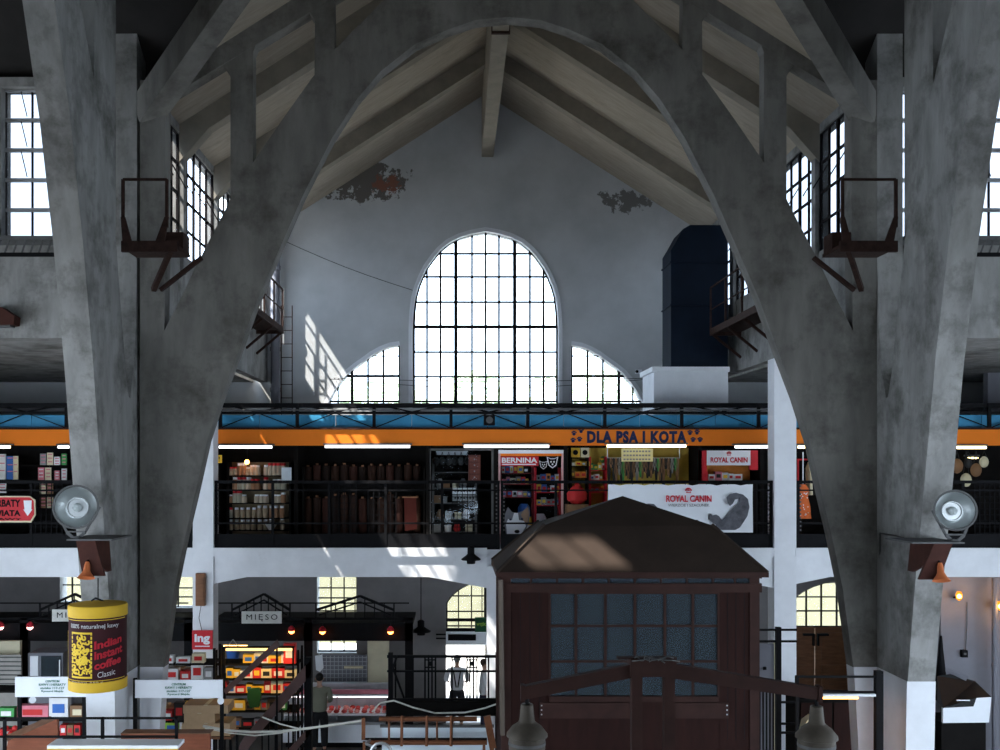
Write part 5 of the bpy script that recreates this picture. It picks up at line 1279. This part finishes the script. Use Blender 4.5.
e = thing('green_cloth', 'dark green cloth hanging in front of the warm lit rack', 'cloth', P(254,706,17.6)); MB().pprism([(248,689),(259,688),(261,695),(259,707),(250,708),(247,697)],17.93,.06).build('cloth', mat('dark_green_cloth',(.01,.06,.02),.8), e)
lt = thing('tube_light', 'glowing warm tube light above the warm lit rack', 'light', P(262,649,17.6)); MB().tube(P(226,649.5,17.5),P(292,649.5,17.5),.022,8).build('tube', glow('gold_tube2',(1,.60,.18),3), lt); MB().pb(224,294,646.5,648,17.48,.06).build('housing', BLACK, lt)
for x in (224, 293): MB().box(X(x,17.5)-.015,X(x,17.5)+.015,17.5,17.53,0,Z(647,17.5)).build('stand', BLACK, lt)
al = bpy.data.objects.new('tube_light_glow', bpy.data.lights.new('tube_light_glow','AREA')); COL.objects.link(al); al.parent = lt
al.data.shape = 'RECTANGLE'; al.data.size = 1.1; al.data.size_y = .08; al.data.energy = 16; al.data.color = (1,.60,.20)
al.location = P(258,651,17.5)-wloc(lt)
# rack in front, centre left, behind the right white sign
rack(118, 214, [663.5, 681, 721, 736], 16.6, 'dark shelf rack of cartons right of the left pier')
for (a, b, y, h, c, c2, l) in ((165,173,663.4,.12,'white','red','small white carton'),(176,190,663.4,.10,'white','red','flat white carton'),(192,204,663.4,.16,'cream','red','cream carton'),(152,164,680.8,.13,'cardboard','white','low cardboard carton'),(166,178,680.8,.20,'white','red','white and red carton'),(180,190,680.8,.16,'red','white','red carton'),(191,203,680.8,.30,'white','red','tall white carton'),(204,213,680.8,.22,'grey','white','grey carton'),
    (118,121.5,720.8,.20,'yellow','red','narrow yellow box'),(122,125.5,720.8,.21,'yellow','brown','yellow and brown narrow box'),(128,135,720.8,.17,'brown','cream','brown coffee box'),(136,144,720.8,.15,'cream','red','cream coffee box'),(146,154,720.8,.13,'brown','white','small brown box'),(155,163,720.8,.26,'white','blue','white box with a blue label'),(164,172,720.8,.17,'red','white','red tea box'),(174,184,720.8,.30,'black','red','black box'),(185,194,720.8,.30,'yellow','orange','tall yellow bag box'),(196,206,720.8,.2,'orange','white','orange box')):
    package(a, b, y, h, c, 16.62, '%s on the %s shelf right of the left pier' % (l, {663.4:'top',680.8:'second',720.8:'third'}[y]), None, c2=c2)
jm2 = [mat('coffee_jar_%d'%i, q, .3) for i, q in enumerate(((.10,.04,.02),(.20,.10,.05),(.30,.06,.03)))]
for i in range(7):
    loc = P(122+i*6.2, 735.8, 16.72); jar_proto(.045, .16, jm2[i%3], cm(['yellow','brown','red','cream'][i%4],0), '%s lidded coffee jar on the lowest shelf by the left pier' % ['yellow','brown','red','cream'][i%4], 'jar', '%s lidded coffee jars' % ['yellow','brown','red','cream'][i%4], loc)
package(164.5, 178, 735.8, .24, 'lime', 16.6, 'bright green box with a blue label on the lowest shelf by the left pier', None, c2='blue')
package(179.5, 189, 735.8, .22, 'white', 16.58, 'plain white box on the lowest shelf by the left pier', None, c2='cream')
for (a, b, y, h, l) in ((182,230,736,.20,'wide cardboard box at the bottom of the stack'),(184,215,724,.17,'cardboard box in the middle of the stack'),(183,228,713.6,.13,'long cardboard box on top of the stack')):
    e = thing('cardboard_box', l+' right of the white sign', 'box', P((a+b)/2,y,15.9)); z0 = Z(y,15.9)
    MB().box(X(a,15.9),X(b,15.9),15.9,16.35,z0,z0+h).build('box', cm('cardboard',0), e); MB().box(X((a+b)/2,15.9)-.03,X((a+b)/2,15.9)+.03,15.89,16.36,z0+h,z0+h+.005).build('tape', cm('cream',0), e)
e = thing('stall_table', 'dark table under the cardboard boxes', 'table', (X(206,15.9),16.1,0)); MB().box(X(181,15.9),X(232,15.9),15.85,16.4,Z(736,15.9)-.04,Z(736,15.9)).build('tabletop', WOOD, e)
for x in (182,231):
    for y in (15.88,16.36): MB().box(X(x,15.9)-.02,X(x,15.9)+.02,y-.02,y+.02,0,Z(737,15.9)).build('leg', BLACK, e)
# left rack
rack(-20, 86, [691, 719.5, 736], 16.0, 'dark shelf rack of cartons at the left frame edge')
for (a, b, y, h, c, c2, l) in ((-2,14,719.3,.18,'green','white','green carton'),(17,48,719.3,.22,'pink','red','long pink and white carton'),(49,68,719.3,.34,'white','blue','bulky white bag box'),(70,84,719.3,.22,'brown','cream','brown bottle carton'),
    (-2,17,735.8,.1,'red','white','flat red carton'),(60,66,735.8,.17,'red','white','red tin'),(67,73,735.8,.17,'brown','red','brown tin'),(74,80,735.8,.17,'red','black','dark labelled red tin')):
    package(a, b, y, h, c, 16.02, '%s at the left frame edge, %s shelf' % (l, 'middle' if y < 730 else 'lowest'), None, c2=c2)
for i, (x, y) in enumerate(((6,728),(15,728),(3,733),(11,733.5),(19,733.5),(26,733.5))):
    tag(MB().ball(P(x,y,15.93)+Vector((0,0,.0)), .05, 10, (1,1,.8)).build('red_packet', cm('red',0), None, smooth=True), 'small round red packet piled on the lowest left shelf', 'packet', 'round red packets at the left edge')
# fridge and wire rack far left
e = thing('fridge', 'grey glass fronted fridge left of the lantern', 'fridge', P(45,677,20.2)); MB().box(X(28,20.2),X(63,20.2),20.2,20.8,0,Z(653,20.2)).build('cabinet', GRAYW, e)
MB().pb(41,61,656,690,20.17,.02).build('door', KGLASS, e); MB().pb(59,60,660,685,20.14,.02).build('handle', METAL, e); MB().pb(30,38,656,676,20.18,.02).build('side_panel', WHITE, e)
e = thing('wire_rack', 'pale slatted display board at the left frame edge', 'display board', (X(8,20),20,0)); MB().box(X(-20,20),X(21,20),20,20.05,0,Z(655,20)).build('panel', mat('slat_board',(.38,.36,.33),.7), e)
m = MB()
for k in range(8): m.pb(-20,21,657+k*4.4,658+k*4.4,19.97,.03)
m.build('slat', GREY, e)
tag(MB().box(X(-20,20.4),X(20,20.4),20.4,20.5,0,Z(641,20.4)).build('back_board', CREAM), 'cream board behind the slatted display', 'board')

stock(-3, 60, 735.8, 16.25, .14, 'behind the red tins', ['red','green','cream','white','brown'], 4, 8, seed=41)
stock(118, 213, 720.8, 16.84, .34, 'behind the third shelf row', ['brown','cardboard','black','grey','orange','cream'], 6, 12, seed=42)
stock(120, 176, 735.8, 16.86, .22, 'behind the coffee jars', ['brown','red','black','cream','yellow'], 5, 9, seed=43)
stock(152, 212, 680.8, 16.84, .26, 'behind the second shelf row', ['cardboard','grey','brown','white'], 6, 12, seed=44)
# white signs with small green lettering
for x0, x1, y0, y1, l, ex in ((15,86,677,697,'white sign with small green lettering left of the left pier',[18,83]),(135,222.5,680,698,'white sign with small green lettering right of the left pier',[134,221])):
    D = 14.75; e = thing('stall_sign', l, 'sign', (X((x0+x1)/2,D), D, 0)); MB().pb(x0,x1,y0,y1,D,.03).build('board', WHITE, e)
    GT = cm('dark_green_ink', (.05,.18,.12)); mx = (x0+x1)/2-(0 if x0 > 100 else -2)
    for k, (s, wd) in enumerate((('CENTRUM',14),('KAWY I HERBATY',27),('stoisko 117-127',24),('Ryszard Majda',22))):
        text(s, mx-wd/2, mx+wd/2, y0+3+k*3.4, y0+5.3+k*3.4, D, GT, e, bold=.02)
    for x in ex: MB().box(X(x,D)-.025,X(x,D)+.025,D+.03,D+.08,0,Z(y0-1,D)).build('post', BLACK, e)
    m = MB().tube(P(mx-(20 if x0<100 else -42), y1+3, D), P(mx-(20 if x0<100 else -42), y1+3, D+.02), .05, 14); m.build('small_lamp', WHITE, e)

# stall front at lower left: black rail, brown boards, white ledge
D = 13.0
e = thing('rail_stand', 'black metal stall rail in front of the left pier foot', 'rail', (X(88,D), D, 0))
for y in (717.5, 736): MB().pb(-30,177,y,y+2,D,.03).build('rail', BLACK, e)
for x in (4,102,176): MB().box(X(x,D)-.018,X(x,D)+.018,D,D+.04,0,Z(717.5,D)).build('post', BLACK, e)
RB2 = mat('reddish_board', (.22,.065,.03), .5, var=.2, scale=4, streak=(1,1,5))
e = thing('counter_flap', 'brown sloping wooden flap at the lower left corner', 'flap', (X(25,13.3), 13.3, 0))
MB().pprism([(8,741),(57,719),(58,737),(45,760),(4,760)],13.3,.06).build('front_board', RB2, e); MB().add([P(8,741,13.3),P(57,719,13.3),P(50,716,13.8),P(2,737,13.8)],[(0,1,2,3)]).build('top_edge', WOOD, e)
for x in (8,44): MB().box(X(x,13.4)-.02,X(x,13.4)+.02,13.36,13.4,0,Z(750,13.4)).build('leg', BLACK, e)
e = thing('stall_counter', 'reddish brown stall counter front beside the left pier foot', 'counter', (X(165,13.5), 13.5, 0))
MB().box(X(121,13.5),X(210,13.5),13.5,13.56,0,Z(734,13.5)).build('front_board', RB2, e); MB().box(X(121,13.5),X(210,13.5),13.48,13.7,Z(734,13.5),Z(733,13.5)).build('top_edge', WOOD, e)
e = thing('stall_ledge', 'white ledge with a yellow edge along the bottom left', 'ledge', (X(110,12.6), 12.6, 0))
MB().box(X(47,12.6),X(178,12.6),12.6,12.9,Z(749,12.6),Z(745.5,12.6)).build('ledge', WHITE, e); MB().pb(47,178,749,750.5,12.59,.02).build('yellow_edge', YEL, e)
for x in (50,175): MB().box(X(x,12.7)-.02,X(x,12.7)+.02,12.7,12.74,0,Z(749,12.6)).build('leg', BLACK, e)

# staircase banister and ropes
e = thing('stair_banister', 'mauve sloping stair side board with dark balusters left of the meat counter', 'banister', (X(280,17), 17, 0))
MB().pprism([(311,659),(311,675),(264,728),(246,752),(236,752),(244,737)],17.0,.08).build('side_board', PINKW, e)
for k in range(8):
    x = 262+k*6.6; MB().box(X(x,17.04)-.011,X(x,17.04)+.011,17.04,17.06,0,Z(729-(x-264)*1.13,17.04)).build('baluster', BLACK, e)
MB().pprism([(311,725),(311,733),(292,756),(283,756)],17.0,.08).build('lower_board', PINKW, e)
MB().box(X(306,17.05),X(312,17.05),17.0,17.12,0,Z(657,17.05)).build('newel_post', BLACK, e)
e = thing('stair_handrail', 'thin pale sloping handrail above the warm lit rack', 'handrail', (X(252,16.9), 16.9, 0))
MB().pprism([(277,640),(279.5,646),(226,694.5),(223,690)],16.9,.05).build('rail', PINKW, e); MB().box(X(225,16.95)-.015,X(225,16.95)+.015,16.93,16.96,0,Z(691,16.95)).build('post', BLACK, e); MB().box(X(277,16.95)-.015,X(277,16.95)+.015,16.93,16.96,0,Z(645,16.95)).build('post', BLACK, e)
ROPE = cm('rope', (.60,.58,.52))
cable([P(203,726,15.0),P(225,730,15.0),P(250,732,15.0),P(280,731.5,15.0),P(310,728,15.0),P(340,724,15.0),P(362,720.5,15.0)], 'taut white rope across the lower left stalls', .02, ROPE, 'rope')
cable([P(205,728,14.95),P(230,733,14.95),P(255,735.5,14.95),P(280,733,14.95),P(300,729,14.95),P(280,724,14.95),P(262,717,14.95)], 'slack white rope looping under the taut one', .012, ROPE, 'rope')
cable([P(372,712,15.6),P(380,703,15.6),P(394,700.5,15.6),P(412,707,15.6),P(435,713,15.6),P(465,712.5,15.6),P(485,708,15.6),P(499,703,15.6)], 'white rope hanging in front of the middle landing railing', .014, ROPE, 'rope')

# middle landing with ornamental railing
D = 17.0
e = thing('landing', 'dark landing in front of the street door', 'landing', (X(443,D), D+.4, 0)); MB().box(X(386,D),X(500,D),D,D+.3,Z(716,D),Z(702,D)).build('deck', DARK, e)
for x in (388,498):
    for y in (D+.05,D+.25): MB().box(X(x,D)-.04,X(x,D)+.04,y-.04,y+.04,0,Z(716,D)).build('leg', BLACK, e)
e = thing('ornamental_railing', 'black ornamental railing in front of the street door', 'railing', P(443,702,D))
for y0, y1 in ((655.3,658),(670.5,672.3),(698.5,700.5)): MB().pb(387,500,y0,y1,D+.04,.04).build('rail', BLACK, e)
for x in (390.5,498): MB().pb(x-2.4,x+2.4,653,702,D+.03,.07).build('post', BLACK, e)
for x in (395.5,413,425,428.5,432,435.5,452,467,470,473.5,477,488.5): MB().pb(x-.85,x+.85,657,706 if x in (413,452,488.5) else 700,D+.05,.02).build('baluster', BLACK, e)
for a in (424.5,466.5):
    m = MB(); 
    for y in (660,667.5): m.pb(a,a+11,y-.6,y+.6,D+.045,.025)
    m.pb(a+3.2,a+8,661.5,666,D+.045,.025); m.build('ornament', BLACK, e)
MB().path([P(397,656,D),P(393,668,D),P(404,698,D)], .02, 5).build('brace', BLACK, e)
# brown pipe frame with pale panel in front
D = 14.6
e = thing('pipe_frame', 'rusty brown pipe frame lying in front of the landing', 'frame', (X(428,D), D, 0))
RP = mat('rusty_pipe', (.17,.065,.03), .55, .3, var=.3, scale=8)
for y, a, b in ((719,379,477),(742.5,370,487)): MB().tube(P(a,y,D),P(b,y,D),.036,10).build('pipe', RP, e)
for x in (402,427,451.5): MB().tube(P(x,716,D-.03),P(x-.5,746,D-.03),.022,8).build('rung', RP, e)
for x in (389,437): MB().tube(P(x,719,D+.03),P(x,742,D+.03),.016,8).build('brace', RP, e)
MB().pb(361.5,365,718,740,D,.05).build('end_post', RP, e); MB().pb(361.5,487,738.5,740,D+.05,.04).build('cross_bar', BLACK, e)
for x in (364,484): MB().box(X(x,D)-.02,X(x,D)+.02,D,D+.04,0,Z(742,D)).build('leg', RP, e)
e = thing('display_board', 'pale blue panel behind the rusty pipe frame', 'panel', (X(436,15.0),15.0,0)); MB().box(X(382,15),X(492,15),15,15.05,0,Z(727.5,15)).build('board', PAPER, e); MB().box(X(380,15),X(494,15),14.99,15.07,Z(727.5,15),Z(725.5,15)).build('edge', GREY, e)
e = thing('coiled_ring', 'grey metal ring at the left end of the rusty pipe frame', 'ring', P(381,758,14.3)); m = MB(); m.path([P(381+10*math.cos(t*.42), 752+9*math.sin(t*.42), 14.3) for t in range(16)], .022, 8); m.build('ring', METAL, e)
MB().path([P(376,748,14.3),P(366,744,14.4),P(370,740,14.5)], .02, 6).build('tube', METAL, e)
e = thing('side_strut', 'brown strut between the pipe frame and the kiosk', 'strut', (X(492,14.3),14.3,0)); MB().bar(P(487,716,14.3),P(493,748,14.3),.10,.06,(0,1,0)).build('bar', RP, e); MB().box(X(492,14.3)-.03,X(492,14.3)+.03,14.28,14.34,0,Z(748,14.3)).build('leg', RP, e)

# street door fittings
e = thing('air_curtain', 'white air curtain unit over the street door', 'heater', P(465,645,24.5)); MB().pb(446,487,632.5,645,24.45,.3).build('casing', WHITE, e); MB().pb(448,476,634.5,640.5,24.42,.05).build('grille', BLACK, e)
for y in (634.5,638.5): MB().pb(436,447,y-.7,y+.7,24.5,.04).build('pipe', BLACK, e)
e = thing('exit_sign', 'dark green exit sign hanging beside the street door', 'sign', P(482,632,22.6)); MB().pb(475,490,617.5,632,22.6,.05).build('board', mat('exit_green',(.01,.07,.03),.4), e); text('WYJŚCIE', 476.5, 488.5, 622, 626.5, 22.6, cm('lime',0), e, bold=.02)
MB().box(X(482,22.62)-.01,X(482,22.62)+.01,22.61,22.63,Z(617.5,22.6),4.45).build('hanger', BLACK, e)
tag(MB().box(X(485,24.75),X(489.5,24.75),24.6,24.75,0,Z(583,24.7)).build('door_post', BLACK), 'black post splitting the street doorway', 'post')
tag(MB().pb(446,533,628.5,632,24.62,.1).build('transom', BLACK), 'black transom over the street doorway', 'transom')

# ------------------------------------------------------------------ right of the kiosk
D = 15.9
e = thing('steel_frame', 'black steel post and rails right of the kiosk', 'frame', (X(779,D),D,0)); MB().box(X(776.5,D),X(781.5,D),D,D+.08,0,Z(627.5,D)).build('post', BLACK, e)
for y in (630,641.5): MB().pb(758,797,y-1,y+1,D+.02,.04).build('rail', BLACK, e)
for y in (702.5,724,733): MB().pb(781,797,y-1,y+1,D+.02,.04).build('rail', BLACK, e)
for k in range(5): MB().box(X(760.5+k*3.4,D)-.012,X(760.5+k*3.4,D)+.012,D+.03,D+.05,0,Z(690,D)).build('baluster', BLACK, e)
MB().pb(758,777,690,692,D+.02,.04).build('rail', BLACK, e)
e = thing('switch_panel', 'grey panel with a small switch right of the kiosk', 'panel', (X(767,16.6),16.6,0)); MB().box(X(757,16.6),X(775,16.6),16.6,16.65,0,Z(644,16.6)).build('board', GRAYW, e); MB().pb(763.5,766.5,667,670,16.57,.03).build('switch', BLACK, e); MB().box(X(774,16.6),X(775.5,16.6),16.58,16.66,0,Z(643,16.6)).build('edge_strip', cm('cream',0), e)
D = 14.0
e = thing('rail_stand', 'black metal stall rail in front of the right pier foot', 'rail', (X(840,D),D,0)); MB().box(X(876.5,D),X(883.5,D),D,D+.1,0,Z(671.5,D)).build('post', BLACK, e)
for y in (677,692.5): MB().pb(797,878,y-1,y+1,D+.02,.04).build('rail', BLACK, e)
MB().box(X(796,D),X(799,D),D,D+.05,0,Z(676,D)).build('post', BLACK, e)
tl = thing('tube_light', 'orange glowing tube light hung under the right stall rail', 'light', P(850,698,D)); MB().tube(P(822,698,D-.05),P(858,698,D-.05),.015,8).build('tube', glow('orange_tube',(1,.40,.10),8), tl); MB().pb(798,876,694.3,696.6,D-.08,.07).build('housing', WHITE, tl)
al = bpy.data.objects.new('tube_light_glow', bpy.data.lights.new('tube_light_glow','AREA')); COL.objects.link(al); al.parent = tl
al.data.shape = 'RECTANGLE'; al.data.size = .8; al.data.size_y = .05; al.data.energy = 6; al.data.color = (1,.45,.15); al.location = P(840,700,D-.05)-wloc(tl)
e = thing('stall_cabinet', 'dark stall cabinet behind the right stall rail', 'cabinet', (X(830,17.2),17.2,0)); MB().box(X(799,17.2),X(868,17.2),17.2,17.9,0,Z(699,17.2)).build('body', DARK, e)
for a, b in ((801,832),(834,866)): MB().pb(a,b,703,760,17.18,.02).build('door', BROWN, e)
e = thing('pale_sheet', 'pale folded sheet behind the right bell shade', 'sheet', P(809,732,15.4)); MB().pprism([(803,733),(806,722),(813,717),(816,718),(812,733)],15.4,.2).build('sheet', cm('cream',0), e); MB().box(X(808,15.5)-.02,X(808,15.5)+.02,15.5,15.54,0,Z(733,15.4)).build('stand', BLACK, e)
# wall lamps, pipe, counter at right
for x, y, l in ((959,596,'left one of the two on the grey wall, far right'),(1000,606,'cut by the right frame edge')):
    e = thing('wall_lamp', 'glowing amber wall lamp, '+l, 'lamp', P(x,y+5,19.6)); c = P(x,y,19.55)
    MB().lathe(c, [(.02,-.09),(.055,-.05),(.065,.03),(.04,.09)], 14).build('shade', glow('amber_glass',(1,.36,.04),1.2), e, smooth=True); MB().ball(c+Vector((-.02,-.05,0)), .045, 8).build('bulb', WLAMP, e, smooth=True)
    MB().tube(c, c+Vector((0,.22,-.06)), .018, 6).build('arm', BLACK, e)
    lg = bpy.data.objects.new('wall_lamp_glow', bpy.data.lights.new('wall_lamp_glow','POINT')); COL.objects.link(lg); lg.parent = e; lg.data.energy = 9; lg.data.color = (1,.45,.1); lg.data.shadow_soft_size = .08; lg.location = c+Vector((0,-.14,0))-wloc(e)
cable([P(967,602,19.72),P(967,625,19.72),P(965.5,651,19.72)], 'thin wire hanging from the amber wall lamp to the black box', .007)
e = thing('junction_box', 'small black box on the grey wall at the right', 'box', P(965,658,19.7)); MB().pb(962.5,968,650.5,657.5,19.66,.09).build('box', BLACK, e); MB().pb(964,966.5,653,655,19.65,.01).build('cover', GREY, e)
e = thing('drain_pipe', 'grey vertical pipe on the wall near the right frame edge', 'pipe', (X(994.5,19.5),19.5,0)); MB().tube((X(994.5,19.5),19.5,0),(X(994.5,19.5),19.5,4.2),.05,12).build('pipe', GRAYW, e, smooth=True); MB().tube(P(994.5,664,19.5),P(994.5,667,19.5),.065,12).build('collar', GRAYW, e)
D = 18.4
e = thing('deli_counter', 'white and black sloping deli counter at the lower right', 'counter', (X(967,D),D,0))
MB().pprism([(943,708),(973.5,706.5),(976.5,698),(991.5,697),(989,722.5),(943,723)],D,.06).build('front_panel', WHITE, e, label='white front panel')
MB().add([P(937,702,D),P(943,708,D),P(973.5,706.5,D),P(976.5,698,D),P(991.5,697,D),P(975,681,19.2),P(950,674,19.2),P(937,676,19.2)],[(0,1,2,3,4,5,6,7)]).build('top_glass', mat('black_glass',(.012,.012,.013),.6), e, label='black sloping top')
MB().box(X(940,D)+.05,X(990,D)-.05,D+.05,D+.8,0,Z(723,D)).build('base', DARK, e); m = MB().add([P(945,670,19.1),P(948,668,19.1),P(968,676,18.9),P(966,680,18.9)],[(0,1,2,3)]); m.add([P(945,671,19.12),P(948,669,19.12),P(968,677,18.92),P(966,681,18.92)],[(3,2,1,0)]); m.build('lid', GRAYW, e)
MB().pb(957,970,700,701,18.2,.03).build('price_label', WHITE, e)
e = thing('furled_parasol', 'black furled parasol behind the right pier foot', 'parasol', (X(941,19.45),19.45,0)); MB().lathe((X(941,19.45),19.45,Z(700,19.45)), [(.12,0),(.10,.4),(.04,1.0),(.02,1.25)], 12).build('canopy', BLACK, e, smooth=True); MB().tube((X(941,19.45),19.45,0),(X(941,19.45),19.45,Z(700,19.45)),.02,8).build('pole', GREY, e); MB().lathe((X(941,19.45),19.45,0),[(.2,0),(.18,.06)],16).build('base', GREY, e)
e = thing('bulkhead_lamp', 'brown angular lamp on the nave beam at the left frame edge', 'lamp', P(2,325,15.5)); MB().pprism([(-12,308),(1,307),(14.5,316),(13.5,324.5),(-12,325)],15.5,.22).build('body', LAMPB, e); MB().pb(-12,10,325,326.5,15.52,.18).build('lens', GREY, e)
# catwalk deck at the foot of the nave windows
for side, x0, x1 in (('left',-9,-5.3),('right',6.9,12)):
    e = thing('window_walkway', 'dark grated walkway under the %s nave windows' % side, 'walkway', ((x0+x1)/2,15.5,9.6))
    MB().box(x0,x1,15.35,15.74,9.86,9.92).build('deck', GREY, e); MB().box(x0,x1,15.34,15.37,9.60,9.66).build('edge', BLACK, e)
    m = MB(); n = int((x1-x0)/.13)
    for k in range(n): m.bar((x0+.13*k,15.36,9.64),(x0+.13*k+.08,15.36,9.88),.02,.02)
    m.build('grating', GREY, e)
